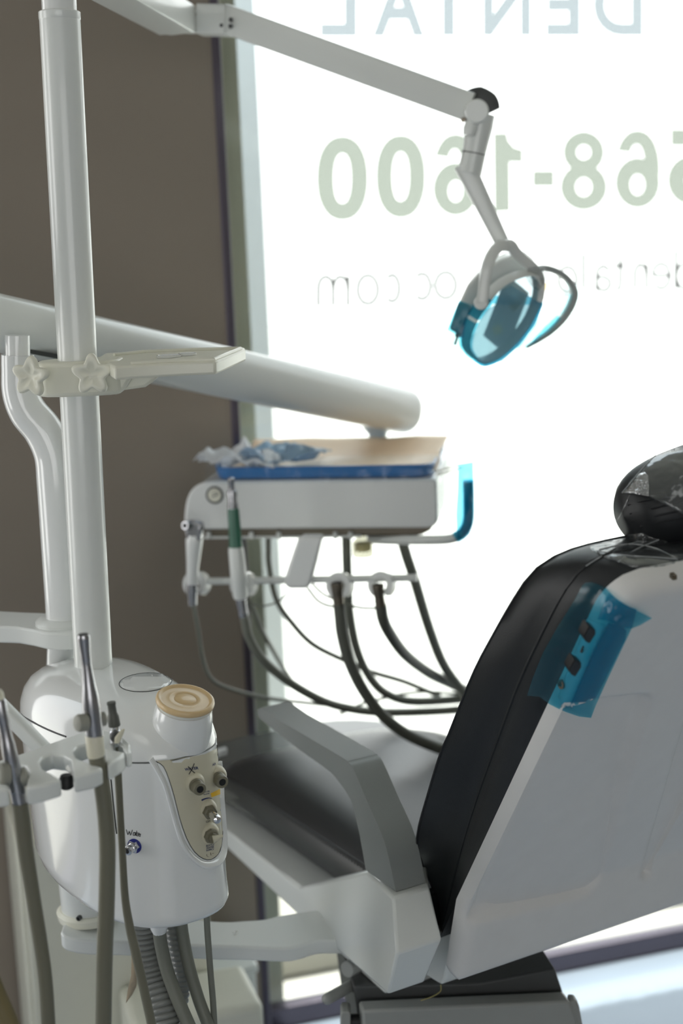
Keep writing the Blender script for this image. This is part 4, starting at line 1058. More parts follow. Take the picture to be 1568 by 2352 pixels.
# films on the lamp
def filmpatch(name, poly, fn, m, label, step=9, par=None, group='blue barrier films', origin=None):
    bm = new(); patch(bm, poly, fn, step)
    if par: return obj(name, bm, m, par, recalc=False)
    c = fn(sum(p[0] for p in poly) / len(poly), sum(p[1] for p in poly) / len(poly))
    o = obj(name, bm, m, origin=c, recalc=False)
    return tag(o, label, 'barrier film', group)
def wav(x, y, k): return .002 * math.sin(x * .09 + k) * math.cos(y * .07 + k)
f1 = filmpatch('barrier_film', [(1054, 690), (1086, 702), (1084, 740), (1074, 776), (1060, 777), (1026, 757), (1040, 722)], lambda x, y: L(x, y, -.036 + wav(x, y, 0)), bluefilm, 'teal barrier film wrapped round the left handle plate of the lamp')
filmpatch('loose_end', [(1026, 757), (1064, 778), (1056, 815), (1048, 845), (1020, 836), (992, 824), (1008, 790)], lambda x, y: L(x, y, -.030 + 2 * wav(x, y, 1)), palefilm, None, par=f1)
f2 = filmpatch('barrier_film', [(1134, 660), (1160, 648), (1208, 676), (1234, 692), (1214, 740), (1180, 786), (1140, 820), (1104, 834), (1082, 822), (1067, 798), (1070, 766), (1086, 730), (1104, 702), (1126, 690)], lambda x, y: ring3(x, y) + nrm * (.016 + .6 * wav(x, y, 2)), film('blue_film_sheet', (.60, .82, .90), gloss=.12, rough=.2, diff=(.42, .66, .78), dw=.45, bump=.2), 'blue barrier film stretched across the oval lamp face')
bm = new(); prev = None
lp = [p for p in loop[:-1]]
sel = [p for p in lp if proj(p)[1] > 683]
sel.sort(key=lambda p: math.atan2(proj(p)[1] - cym, proj(p)[0] - cxm))
vs = []
for p in sel:
    o_ = (p - ctr); o_ = (o_ - nrm * o_.dot(nrm)).normalized()
    vs.append([bm.verts.new(p + o_ * .0022 - nrm * .014), bm.verts.new(p + o_ * .0022 + nrm * .0135), bm.verts.new(p - o_ * .006 + nrm * .0138)])
for a, b in zip(vs, vs[1:]):
    for k in range(2): bm.faces.new((a[k], a[k + 1], b[k + 1], b[k]))
obj('rim_wrap', bm, bluefilm, f2, recalc=False)
f3 = filmpatch('barrier_film', [(1300, 640), (1324, 652), (1339, 700), (1330, 740), (1290, 800), (1240, 850), (1190, 900), (1130, 850), (1165, 806), (1210, 770), (1250, 720), (1262, 690), (1290, 690)], lambda x, y: L(x, y, -.004 + 2 * wav(x, y, 3)), film('very_pale_film', (.86, .97, .98), gloss=.08, rough=.2, diff=(.6, .85, .9), dw=.03), 'pale loose barrier film hanging from the right looping handle of the lamp', 10)
filmpatch('inner_fold', [(1180, 790), (1212, 770), (1252, 706), (1280, 676), (1316, 676), (1300, 716), (1278, 728), (1240, 770), (1208, 800), (1192, 806)], lambda x, y: L(x, y, .003 + wav(x, y, 4)), palefilm, None, par=f3)
filmpatch('dark_fold', [(1208, 798), (1250, 752), (1280, 724), (1288, 731), (1262, 764), (1232, 786)], lambda x, y: L(x, y, .0 + wav(x, y, 4)), bluefilm, None, par=f3)
bm = new(); patch(bm, [(1212, 616), (1240, 610), (1262, 620), (1250, 650), (1236, 668), (1218, 656), (1208, 640)], lambda x, y: L(x, y, -.026 + .006 * noise.noise(V((x * .06, y * .06, 1)))), 6)
solid(obj('tape_wrap', bm, clearfilm, f3, recalc=False, angle=15), .0006)

# ================================================================== DENTAL CHAIR
chair = thing('dental_chair', 'black and white reclining dental chair seen from behind with grey armrest', 'dental chair', V((0.32, 2.25, 0)))
def spline(pts, k=4): return curve2d(pts, k, False)
# seat cushion
seam_l = [LAT(x, y, so) for x, y in ((523, 1780), (700, 1895), (839, 1987))]
zseam = sum(p.z for p in seam_l) / 3
def CL(s, w, z): return V((E0.x, E0.y, 0)) + AX * s + LA * w + Z1 * z
def sc_(p): return (p - E0).dot(AX)
s_back = sc_(LAT(839, 1987, so)) - 0.12
z_bot = LAT(640, 1945, so).z
def seat_plan(inset, s1=.60, w0=so, w1=.50, k=6):
    s0 = s_back
    out = []
    rs = ((s0 + .03, w0 + .03, .03, 270), (s0 + .03, w1 - .03, .03, 180), (s1 - .16, w1 - .16, .16, 90), (s1 - .05, w0 + .05, .05, 0))
    for cs, cw, r, a0 in rs:
        # angles measured with s as x and w as y, running clockwise round the plan
        for i in range(k + 1):
            a = math.radians(a0 - 90 * i / k); x, y = cs + r * math.cos(a), cw + r * math.sin(a); sm, wm = (s0 + s1) / 2, (w0 + w1) / 2
            out.append((sm + (x - sm) * (1 - inset * 2 / (s1 - s0)), wm + (y - wm) * (1 - inset * 2 / (w1 - w0))))
    return out
bm = new()
def sag(s): return -max(0, s - .42) ** 2 * .4
lv = [(.016, z_bot + .0), (.003, z_bot + .012), (-.002, z_bot + .035), (0, zseam - .004), (.004, zseam + .001), (.016, zseam + .010), (.04, zseam + .019), (.075, zseam + .024), (.12, zseam + .026)]
loft(bm, [[CL(s, w, z + sag(s) * (z > z_bot + .02)) for s, w in seat_plan(i)] for i, z in lv]); seat = obj('seat_cushion', bm, seatleather, chair, angle=60)
bm = new(); pl = [CL(s, w, zseam + sag(s)) for s, w in seat_plan(.0005)]
tube(bm, pl + [pl[0]], .0022, 6, 0); tube(bm, [p - Z1 * .010 for p in [CL(s, w, zseam + sag(s)) for s, w in seat_plan(-.0005)]] , .0012, 5, 0); obj('seam', bm, leather, seat)
bm = new()
for i in range(70):
    p = seam_l[2] + (seam_l[0] - seam_l[2]) * (i / 69 * 1.25 - .1); p = CL(sc_(p), so - .0022, zseam - .0045 + sag(sc_(p)))
    box(bm, p, AX * .0016, LA * .0006, Z1 * .0028)
obj('stitches', bm, darkgrey, seat)
# seat frame rail and the white plate under the cushion
rt = [LAT(x, y, so - .035) for x, y in ((520, 1908), (600, 1972), (684, 2038))]
zr = sum(p.z for p in rt) / 3
rail = [(470, 1868), (531, 1916), (600, 1971), (684, 2038), (705, 2052), (915, 2190), (905, 2250), (883, 2284), (700, 2118), (531, 1958), (470, 1902)]
bm = new(); prism(bm, [LAT(x, y, so - .037) for x, y in rail], LA * 0.46); obj('seat_frame', bm, white, chair, bev=0.004, seg=3)
bm = new(); pl = seat_plan(-.012, s1=.61); pl = [(s, min(w, .50) if w > so + .1 else max(so - .035, w - .024)) for s, w in pl]
prism(bm, [CL(s, w, zr + .001) for s, w in pl], (0, 0, -.018)); obj('seat_pan', bm, white, chair, bev=.004)
bm = new()
pl = seat_plan(-.006, s1=.77, w0=so + .0, w1=.50); pl = [(s, w) for s, w in pl if s > .42]
prism(bm, [CL(s, w, zseam - .020 - .03 * (s - .4)) for s, w in [(.42, so)] + [(.42, .50)] + pl], (0, 0, -.035)); obj('leg_rest', bm, mat('glossy_grey_foot_cover', (92, 94, 92), .12, spec=.8), chair, bev=.008, seg=3, label='glossy plastic-covered leg rest')
bm = new(); rimp = [(470, 1676), (520, 1671), (560, 1668), (610, 1662)]
zr_ = PZ(520, 1671, z_bot + .05).z
sweep(bm, [CL(s, w, zseam + .006) for s, w in seat_plan(-.010, s1=.615) if s > .45 and so + .015 < w < .22], rrect(.006, .007, .003, 2), 1.0, Z1); obj('seat_rim', bm, wgloss, chair)
# arm housing: faceted white block at the hip
def hv(x, y, o): return LAT(x, y, o)
o1, o2 = -.028, .0
A = dict(a=hv(684, 2038, so - .037), b=hv(841, 2004, .005), c=hv(902, 2061, -.012), d=hv(911, 2191, -.036), e=hv(699, 2054, so - .040), g=hv(890, 2285, -.026), h=hv(640, 2058, so - .037))
B = {}
def back(p, px, py):     # slide from p across the chair until it reaches that image column
    best = None
    for k in range(1, 400):
        q_ = p + LA * (k * .0005); x_, y_ = proj(q_)
        if x_ >= px: best = q_; break
    return best or p + LA * .08
B['c'] = back(A['c'], 986, 0); B['d'] = back(A['d'], 1015, 0); B['g'] = back(A['g'], 975, 0); B['b'] = A['b'] + LA * .10; B['a'] = A['a'] + LA * .06; B['e'] = A['e'] + LA * .06
bm = new(); v = {k: bm.verts.new(p) for k, p in A.items() if k != 'h'}; w_ = {k: bm.verts.new(p) for k, p in B.items()}
k1 = bm.verts.new(hv(700, 2118, so - .037)); k2 = bm.verts.new(hv(700, 2118, so - .037) + LA * .06)
for f in ([v['a'], v['b'], v['c'], v['d'], v['e']], [v['e'], v['d'], v['g'], k1], [v['a'], v['e'], k1],
          [v['c'], w_['c'], w_['d'], v['d']], [v['d'], w_['d'], w_['g'], v['g']], [v['b'], w_['b'], w_['c'], v['c']], [v['a'], w_['a'], w_['b'], v['b']],
          [w_['b'], w_['a'], w_['e'], w_['d'], w_['c']], [w_['e'], k2, w_['g'], w_['d']], [v['g'], w_['g'], k2, k1], [w_['a'], w_['e'], k2], [v['a'], k1, k2, w_['a']]):
    bm.faces.new(f)
bmesh.ops.triangulate(bm, faces=[f for f in bm.faces if len(f.verts) > 4])
obj('arm_housing', bm, white, chair, bev=.004, seg=2, angle=25)
# armrest
prof = spline([(591, 1640), (592, 1629), (600, 1625), (606, 1629)], 3) + spline([(640, 1654), (779, 1736), (800, 1752), (812, 1768), (844, 1843), (883, 1935), (909, 2048)], 5) + [(846, 2004), (839, 1996), (832, 1955)] + spline([(825, 1916), (810, 1851), (796, 1822), (783, 1803), (765, 1780), (742, 1761), (690, 1724), (640, 1686), (604, 1657), (596, 1652)], 3)
bm = new(); prism(bm, [LAT(x, y, 0) for x, y in prof], LA * .048); bmesh.ops.rotate(bm, verts=[], cent=(0, 0, 0), matrix=Matrix.Identity(3))
obj('armrest', bm, armgrey, chair, bev=.007, seg=4, angle=40)
# ------------------------------------------------------------------ backrest
bo = 0.055
RL = [(1049, 2274), (1060, 2200), (1076, 2111), (1115, 2022), (1193, 1847), (1253, 1700), (1330, 1560), (1395, 1440), (1432, 1380)]
r3 = [LAT(x, y, bo) for x, y in RL]
u_b = (r3[5] - r3[3]).normalized(); u_b = (LAT(1400, 1430, bo) - LAT(1115, 2022, bo)).normalized()
n_b = u_b.cross(LA).normalized()
if n_b.dot(FWD) > 0: n_b = -n_b                       # rear normal, faces us
KN = LAT(1115, 2022, bo)
def VW(x, y, fwd): # rear plane moved fwd metres forward -> (v, w)
    p = RP(x, y, KN - n_b * fwd, n_b); return ((p - KN).dot(u_b), (p - KN).dot(LA))
def BP(v_, w, fwd): return KN + u_b * v_ + LA * w - n_b * fwd
WB = .50
lowdir = (r3[0] - r3[2]).normalized()
def Rcurve(v_):
    """rear face line: straight above the knee, more upright below it"""
    vk = (r3[2] - KN).dot(u_b)
    if v_ >= vk: return KN + u_b * v_
    return KN + u_b * vk + lowdir * (vk - v_)
vtop = VW(1520, 1350, 0.0)[0] + .004
ELW = [VW(x, y, .02) for x, y in ((1350, 1414), (1387, 1348), (1424, 1329), (1480, 1322), (1568, 1308))]
vk = (r3[2] - KN).dot(u_b); vbot = vk - (r3[0] - r3[2]).length
REC_A = [(1083, 2118), (1115, 2040), (1190, 1868), (1262, 1700), (1300, 1640), (1370, 1612), (1482, 1600), (1488, 1612), (1440, 1790), (1372, 2020), (1352, 2047), (1330, 2056)]
REC_B = [(1478, 2008), (1500, 1930), (1560, 1720), (1600, 1600), (1760, 1560), (1760, 1930), (1600, 1985), (1490, 2016)]
def sstep(t): t = max(0, min(1, t)); return t * t * (3 - 2 * t)
bm = new(); NV, NW = 130, 110; g = {}
rc = .044
T = .030
def vcoord(k):      # clustered at both ends
    t = k / NV
    return vbot + (vtop - vbot) * t
for i in range(NV + 1):
    # first and last rows turn the corner forward
    v_ = vcoord(i)
    dtop = vtop - v_; dbot = v_ - vbot
    w0 = 0.0
    if dtop < rc: w0 = rc - math.sqrt(max(0, rc * rc - (rc - dtop) ** 2))
    if dbot < .012: w0 = .012 - math.sqrt(max(0, .012 ** 2 - (.012 - dbot) ** 2))
    w1 = WB - w0
    for j in range(NW + 1):
        t = j / NW
        t = .5 + .5 * math.sin((t - .5) * math.pi) * .35 + (t - .5) * .65
        w = w0 + (w1 - w0) * t
        base = Rcurve(v_) + LA * w
        # rounded edge
        dl = min(w - w0, w1 - w, dtop, dbot)
        if dtop < rc:                     # true distance to the corner arc
            cw = rc if w < WB / 2 else WB - rc
            if (w < rc or w > WB - rc): dl = min(dl, rc - math.hypot(w - cw, dtop - rc))
        dl = max(0, dl); rr = .020
        fw = 0.0 if dl > rr else rr - math.sqrt(max(0, rr * rr - (rr - dl) ** 2))
        # recesses pressed into the face
        if dl > .004 and (w < .32):
            px2, py2 = proj(base)
            for poly in (REC_A, REC_B):
                dd = edist(px2, py2, poly)
                dd = dd if inside(px2, py2, poly) else -dd
                fw += .0150 * sstep((dd + 9) / 18)
        g[i, j] = bm.verts.new(base - n_b * fw)
for i in range(NV):
    for j in range(NW): bm.faces.new((g[i, j], g[i, j + 1], g[i + 1, j + 1], g[i + 1, j]))
# side walls going forward
edge = [g[i, 0] for i in range(NV + 1)] + [g[NV, j] for j in range(1, NW + 1)] + [g[i, NW] for i in range(NV - 1, -1, -1)] + [g[0, j] for j in range(NW - 1, 0, -1)]
fr = [bm.verts.new(v_.co - n_b * (T - .020)) for v_ in edge]
for i in range(len(edge)):
    k = (i + 1) % len(edge); bm.faces.new((edge[i], edge[k], fr[k], fr[i]))
bm.faces.new(fr)
shell = obj('backrest_shell', bm, shellwhite, chair, angle=60)
# cushion, three traced edges on three planes, finished symmetrically on the hidden side
FE, FP, FS = .0225, .070, .125
def half(pts, fw):
    out = [VW(x, y, fw) for x, y in pts]
    return out
def resamp(pts, n):
    L_ = [0]
    for a, b in zip(pts, pts[1:]): L_.append(L_[-1] + math.hypot(b[0] - a[0], b[1] - a[1]))
    out = []; k = 0
    for i in range(n):
        t = L_[-1] * i / (n - 1)
        while k < len(L_) - 2 and L_[k + 1] < t: k += 1
        s = (t - L_[k]) / max(1e-9, L_[k + 1] - L_[k]); out.append((pts[k][0] + (pts[k + 1][0] - pts[k][0]) * s, pts[k][1] + (pts[k + 1][1] - pts[k][1]) * s))
    return out
WC = WB / 2
def loop_from(pts, fw, n=46):
    h = spline(pts, 5); h = [VW(x, y, fw) for x, y in h]
    h = [(a, b) for a, b in h if b < WC]
    h.append((h[-1][0], WC))
    h = resamp(h, n)
    full = h + [(a, WB - b) for a, b in h[::-1][1:]]
    return [BP(a, b, fw) for a, b in full]
cE = [(1016, 2160), (1060, 2075), (1134, 1909), (1228, 1700), (1250, 1641), (1288, 1567), (1349, 1424), (1384, 1364), (1424, 1340), (1480, 1332), (1568, 1317), (1800, 1273)]
cP = [(1018, 2148), (1020, 2120), (1060, 1950), (1100, 1820), (1143, 1700), (1189, 1575), (1234, 1476), (1292, 1364), (1333, 1311), (1375, 1281), (1420, 1268), (1500, 1255), (1568, 1247), (1800, 1215)]
cS = [(1012, 2140), (1000, 2060), (972, 1990), (957, 1925), (985, 1815), (1013, 1725), (1025, 1700), (1085, 1550), (1127, 1468), (1184, 1368), (1226, 1311), (1280, 1275), (1333, 1256), (1400, 1240), (1474, 1226), (1568, 1212), (1800, 1178)]
def shell_loop(n=46, fw=T - .002, d=.0012):
    h = [(VW(1016, 2160, FE)[0], d), (vtop - rc, d)] + [(vtop - rc + (rc - d) * math.sin(a), rc - (rc - d) * math.cos(a)) for a in [math.pi / 2 * i / 8 for i in range(1, 9)]] + [(vtop - d, WC)]
    h = resamp(h, n); full = h + [(a, WB - b) for a, b in h[::-1][1:]]
    return [BP(a, b, fw) for a, b in full]
LE, LP_, LS = shell_loop(), loop_from(cP, FP), loop_from(cS, FS)
def inset(loop, k, fwd):
    c = sum(loop, V((0, 0, 0))) / len(loop); return [p + (c - p).normalized() * min(k, (c - p).length * .9) - n_b * fwd for p in loop]
def mix(a, b, t, bulge=0.0):
    c = sum(a, V((0, 0, 0))) / len(a)
    return [p + (q_ - p) * t + ((p + q_) * .5 - c).normalized() * bulge for p, q_ in zip(a, b)]
bm = new()
loft(bm, [LE, mix(LE, LP_, .35, .004), mix(LE, LP_, .75, .004), LP_, mix(LP_, LS, .3, .0035), mix(LP_, LS, .7, .0035), LS, inset(LS, .008, .003), inset(LS, .03, .006), inset(LS, .09, .002)])
bc = obj('backrest_cushion', bm, leather, chair, angle=60)
bm = new(); tube(bm, LP_, .0024, 6, 0); tube(bm, [p for p in LS], .0016, 6, 0); obj('piping', bm, leather, bc)
# hip bracket between housing and shell
bm = new(); prism(bm, [LAT(x, y, .075) for x, y in ((1005, 2140), (1045, 2140), (1030, 2200), (1020, 2250), (1012, 2262), (972, 2238), (990, 2180))], LA * .05); obj('hip_bracket', bm, white, chair, bev=.003)
# control panel on the shell's side edge, two rocker switches
bsh = bvh_of(shell, bc)
def film_fn(off):
    """surface in front of shell and cushion, smoothed so the film bridges the gap"""
    def one(x, y):
        loc, nr = hit(bsh, x, y); return (loc - CAM).length if loc else None
    def fn(x, y):
        ds = []
        for dx in (-26, -13, 0, 13, 26):
            for dy in (-26, -13, 0, 13, 26):
                t = one(x + dx, y + dy)
                if t: ds.append(t)
        t = min(sum(ds) / len(ds), (one(x, y) or 9) ) - off
        return CAM + ray(x, y).normalized() * t
    return fn
osh = on(bvh_of(shell), .0012)
bm = new(); patch(bm, [(1350, 1420), (1372, 1428), (1392, 1436), (1352, 1530), (1312, 1626), (1290, 1624), (1282, 1600), (1296, 1560)], osh, 9)
cp = obj('control_panel', bm, mat('pale_control_plate', (214, 220, 222), .4), chair, recalc=False); solid(cp, .001)
def os2(x, y): return RP(x, y, KN + n_b * .0005, n_b)
def button(c0):
    pts = [(c0[0] + dx, c0[1] + dy) for dx, dy in ((-1, -20), (14, -11), (14, -2), (0, 20), (-8, 16), (-13, 6), (-12, 1))]
    bm = new(); prism(bm, [os2(x, y) for x, y in pts], -n_b * .012); obj('rocker_switch', bm, black, cp, bev=.001)
button((1354, 1459)); button((1321, 1535))
bm = new()
o3 = on(bvh_of(shell), .0024)
tube(bm, [o3(1342, 1483), o3(1338, 1491)], .0008, 6, 0); tube(bm, [o3(1340, 1490), o3(1337, 1496)], .0014, 6, 0); tube(bm, [o3(1325, 1511), o3(1333, 1518)], .0009, 6, 0); obj('panel_mark', bm, darkgrey, cp)
c, n2 = hit(bvh_of(shell), 1291, 1571)
bm = new(); lathe(bm, c, n2, [(.0055, 0), (.0055, .003), (.003, .003), (.003, .001)], 18); obj('panel_socket', bm, darkmetal, cp)
# recessed screw on the shell's top bevel
c = BP(VW(1545, 1323, 0)[0], VW(1545, 1323, 0)[1], .008); c, n2 = hit(bvh_of(shell), 1545, 1324)
bm = new(); lathe(bm, c - n2 * .001, n2, [(.0052, 0), (.0052, .002), (.003, .0022), (.002, .001)], 6); obj('shell_screw', bm, darkmetal, chair)
# teal film over the control panel
ff = film_fn(.0035)
def ff2(x, y):
    p = ff(x, y); return p - ray(x, y).normalized() * (.0025 * abs(noise.noise(V((x * .018, y * .03, 3)))))
bfilm = [(1344, 1338), (1358, 1337), (1372, 1342), (1390, 1350), (1412, 1372), (1440, 1392), (1462, 1400), (1452, 1440), (1428, 1490), (1395, 1560), (1368, 1620), (1357, 1649), (1330, 1646), (1300, 1636), (1282, 1628), (1262, 1618), (1238, 1600), (1210, 1598), (1222, 1560), (1246, 1500), (1280, 1440), (1318, 1380), (1336, 1346)]
bm = new(); patch(bm, bfilm, ff2, 9)
bf = obj('barrier_film', bm, bluefilm, origin=KN + u_b * .4, recalc=False, angle=70); tag(bf, 'teal barrier film stuck over the switches on the chair back edge', 'barrier film', 'blue barrier films')
bm = new(); patch(bm, [(1398, 1362), (1420, 1380), (1450, 1396), (1497, 1420), (1470, 1436), (1450, 1444), (1425, 1440), (1396, 1426), (1372, 1422), (1384, 1392)], lambda x, y: ff(x, y) - ray(x, y).normalized() * (.008 + .006 * noise.noise(V((x * .05, y * .05, 1)))), 6)
obj('loose_flap', bm, bluefilm, bf, recalc=False, angle=18)
bm = new(); patch(bm, [(1398, 1430), (1430, 1440), (1438, 1448), (1436, 1470), (1400, 1540), (1366, 1606), (1340, 1616), (1308, 1622), (1330, 1570), (1360, 1500)], lambda x, y: ff(x, y) - ray(x, y).normalized() * (.005 + .003 * noise.noise(V((x * .03, y * .03, 8)))), 8)
obj('second_layer', bm, bluefilm, bf, recalc=False, angle=30)
# ------------------------------------------------------------------ headrest
hc = P(1606, 1134, 1.72)
hx = (LA * 0.96 + AX * -0.15 + Z1 * .22).normalized(); hz = (Z1 * .9 - AX * .45 - LA * .1); hz = (hz - hx * hz.dot(hx)).normalized(); hy = hz.cross(hx)
bm = new(); NR, NS = 28, 40; rings = []
for i in range(NR + 1):
    t = -1 + 2 * i / NR
    k = max(0.0, 1 - abs(t) ** 3.0) ** (1 / 2.6)
    rings.append([hc + hx * (t * .108) + hy * (.058 * k * math.copysign(abs(math.cos(a)) ** .8, math.cos(a))) + hz * (.057 * k * math.copysign(abs(math.sin(a)) ** .85, math.sin(a)) + .010 * (1 - k)) for a in [2 * math.pi * j / NS for j in range(NS)]])
rings[0] = [p + (sum(rings[0], V()) / NS - p) * .0 for p in rings[0]]
loft(bm, rings); hr = obj('headrest', bm, leather, chair, angle=80)
bm = new(); wr = []
for k in range(9):
    a0 = -1.0 + k * .11
    wr = [hc + hx * (-.085 + .2 * t) + hz * (-.058 + .006 * k + .02 * math.sin(3 * t) - .003) - hy * 0 for t in [0, .3, .6, 1]]
bm.free()
bm = new(); a = BP(vtop - .02, WC, .05); b = hc + hx * .03 - hz * .03 
tube(bm, [a, (a + b) * .5 + n_b * .01, b], .012, 16, 4); obj('headrest_bar', bm, darkgrey, chair)
bm = new(); a = BP(vtop - .01, .165, .035); tube(bm, [a, a + u_b * .09 + LA * .004], .009, 14, 0); obj('headrest_post', bm, darkgrey, chair)
# clear bag over the headrest: folds as thin ridges in the sheet
bhr = bvh_of(hr, bc)
def cover_fn(off, k):
    def fn(x, y):
        loc, nr = hit(bhr, x, y)
        if loc is None: return P(x, y, 1.68)
        r1 = abs(noise.noise(V((x * .012 + y * .035, y * .11 - x * .03, k))))
        return loc - ray(x, y).normalized() * (off + .004 * max(0, .25 - r1))
    return fn
cov = film('headrest_bag', (.84, .86, .87), gloss=.22, rough=.16, diff=(.75, .78, .8), dw=.045, bump=1.0, bscale=38, rim=.12)
hp_ = [(1504, 1041), (1540, 1030), (1640, 1020), (1660, 1160), (1640, 1230), (1600, 1210), (1568, 1182), (1530, 1160), (1490, 1140), (1450, 1132), (1428, 1132), (1446, 1106), (1474, 1074)]
bm = new(); patch(bm, hp_, cover_fn(.003, 1), 7)
hcv = obj('headrest_cover', bm, cov, origin=hc, recalc=False, angle=25); tag(hcv, 'wrinkled clear plastic bag over the black headrest', 'plastic cover'); solid(hcv, .0005)
bm = new(); patch(bm, [(1352, 1256), (1372, 1244), (1420, 1232), (1474, 1224), (1500, 1236), (1560, 1250), (1640, 1240), (1640, 1270), (1568, 1294), (1500, 1302), (1450, 1302), (1420, 1290), (1385, 1278), (1358, 1264)], cover_fn(.003, 6), 6)
solid(obj('skirt', bm, cov, hcv, recalc=False, angle=15), .0005)
bm = new(); patch(bm, [(1428, 1132), (1452, 1110), (1466, 1088), (1480, 1084), (1488, 1092), (1490, 1120), (1490, 1140), (1470, 1136), (1448, 1132)], cover_fn(.006, 9), 5)
solid(obj('crinkle', bm, film('crinkled_film', (.8, .82, .84), gloss=.6, rough=.12, diff=(.9, .9, .9), dw=.2, bump=1, bscale=120, rim=.3), hcv, recalc=False, angle=10), .0006)
def strand(pts, r, fn=None):
    bm = new(); tube(bm, [(fn or cover_fn(.004, 2))(x, y) for x, y in pts], r, 5, 5); return obj('fold', bm, mat('glossy_fold', (150, 154, 156), .15, spec=.8), hcv)
for pts in ([(1504, 1041), (1480, 1070), (1450, 1106), (1428, 1132)], [(1420, 1290), (1460, 1262), (1512, 1240)], [(1376, 1262), (1440, 1250), (1500, 1258), (1552, 1282)], [(1372, 1266), (1440, 1276), (1500, 1280), (1556, 1284)], [(1345, 1300), (1380, 1278), (1420, 1256), (1470, 1244)]):
    strand(pts, .0009)
for pts, k in (([(1442, 1160), (1480, 1150), (1540, 1142)], 1), ([(1446, 1180), (1500, 1168), (1568, 1152)], 1), ([(1450, 1196), (1510, 1184), (1568, 1172)], 1), ([(1470, 1210), (1520, 1198), (1568, 1190)], 1), ([(1440, 1150), (1490, 1136), (1530, 1130)], 1)):
    strand(pts, .0012, cover_fn(-.0002, 2)).data.materials[0] = leather
def free(pts): 
    bm = new(); tube(bm, [P(x, y, 1.66) for x, y in pts], .0005, 5, 5); obj('loose_edge', bm, clearfilm, hcv)
free([(1436, 1064), (1416, 1120), (1396, 1170), (1390, 1194)]); free([(1446, 1136), (1420, 1190), (1396, 1222), (1388, 1240)]); free([(1352, 1215), (1348, 1240), (1354, 1258)])
# ------------------------------------------------------------------ base
bm = new(); pts = [(812, 2266), (1100, 2258), (1274, 2225), (1306, 2320), (1340, 2420), (832, 2420)]
prism(bm, [P(x, y, 1.97) for x, y in pts], (-.03, .20, 0)); obj('lift_column', bm, darkgrey, chair, bev=.003)
bm = new(); pts = [(832, 2322), (1080, 2310), (1308, 2300), (1324, 2340), (1338, 2440), (838, 2440)]
prism(bm, [P(x, y, 1.93) for x, y in pts], (-.005, .03, 0)); obj('base_cover', bm, basegrey, chair, bev=.004)
bm = new(); prism(bm, [P(x, y, 1.94) for x, y in ((1306, 2298), (1322, 2298), (1330, 2312), (1346, 2400), (1316, 2400))], (0, .02, 0)); obj('side_bracket', bm, basegrey, chair, bev=.003)
bm = new(); prism(bm, [P(x, y, 1.94) for x, y in ((782, 2332), (786, 2325), (800, 2324), (805, 2330), (805, 2420), (780, 2420))], (0, .03, 0)); tb = obj('release_tab', bm, basegrey, chair, bev=.002)
bm = new(); lathe(bm, P(812, 2345, 1.97), -X1, [(.010, -.01), (.010, .004), (.006, .006)], 18); obj('column_bolt', bm, black, chair)
# tilt lever under the arm housing
bm = new(); a, b = P(752, 2294, 1.96), P(850, 2240, 2.04)
tube(bm, [a, b], .0085, 20, 0); sph = []
lathe(bm, a, a - b, [(.0085, 0), (.0076, .004), (.0046, .0072), (.0005, .0085)], 20); obj('tilt_lever', bm, basegrey, chair, angle=60)
bm = new(); a = P(796, 2228, 1.98); lathe(bm, a, V((.55, .75, -.1)), [(.0105, 0), (.0118, .0015), (.0118, .05)], 24)
obj('lever_boss', bm, basegrey, chair)
bm = new(); tube(bm, [P(1012, 2262, 1.88), P(1012, 2275, 1.88), P(1002, 2284, 1.88), (P(985, 2292, 1.88)), P(966, 2298, 1.88)], .0009, 6, 5)
obj('loose_thread', bm, mat('straw_thread', (150, 140, 90), .7), chair)

# ================================================================== ASSISTANT'S HOLDER in the foreground
YH = 1.55
zh = P(130, 1745, YH).z
def HZ(x, y, dz=0.0): return PZ(x, y, zh + dz)
hold = thing('instrument_holder', 'white slotted assistant instrument holder on an arm in the left foreground', 'instrument holder', HZ(120, 1760))
plan = [(-70, 1770), (-20, 1752), (41, 1733), (110, 1708), (178, 1684), (222, 1672), (262, 1684), (290, 1696), (300, 1708), (301, 1722), (292, 1729), (284, 1722), (281, 1712), (270, 1706), (258, 1710), (262, 1722), (288, 1727), (280, 1737), (247, 1757), (243, 1744), (242, 1724), (226, 1711), (200, 1708), (178, 1714), (168, 1724), (176, 1740), (200, 1750), (237, 1762),
        (212, 1774), (169, 1784), (168, 1768), (163, 1744), (146, 1734), (118, 1731), (98, 1738), (91, 1750), (98, 1766), (120, 1776), (141, 1790), (100, 1803), (59, 1810), (62, 1788), (66, 1770), (58, 1758), (38, 1752), (14, 1756), (0, 1768), (-4, 1784), (18, 1800), (20, 1812), (-70, 1826)]
bm = new(); prism(bm, [HZ(x, y) for x, y in plan], (0, 0, -.0195)); obj('holder_block', bm, white, hold, bev=.0032, seg=3)
bm = new(); a, b = P(-60, 1560, 1.66), HZ(100, 1722, -.010)
sweep(bm, [a, b], rrect(.0075, .0085, .003, 3), 1.0, Z1); obj('holder_arm', bm, white, hold)
bm = new(); c = HZ(152, 1788, -.018); lathe(bm, c, -Z1, [(.006, -.004), (.0078, 0), (.0078, .010), (.005, .012)], 16); obj('holder_bolt', bm, black, hold)
HBK = 1.535
def hoseo(par, pts, ys, r, m=hoseolive):
    q = smooth_path([P(x, y, yy) for (x, y), yy in zip(pts, ys)], 8); bm = new(); sweep(bm, q, circ(16), r); return obj('hose', bm, m, par)
def lathe_ax(bm, p0, p1, prof, n=26):
    L_ = (p1 - p0).length; lathe(bm, p0, p1 - p0, [(r, t * L_) for t, r in prof], n)
hv1 = thing('suction_valve', 'tall steel suction valve with white collar standing in the middle slot of holder', 'suction valve', P(217, 1735, HBK))
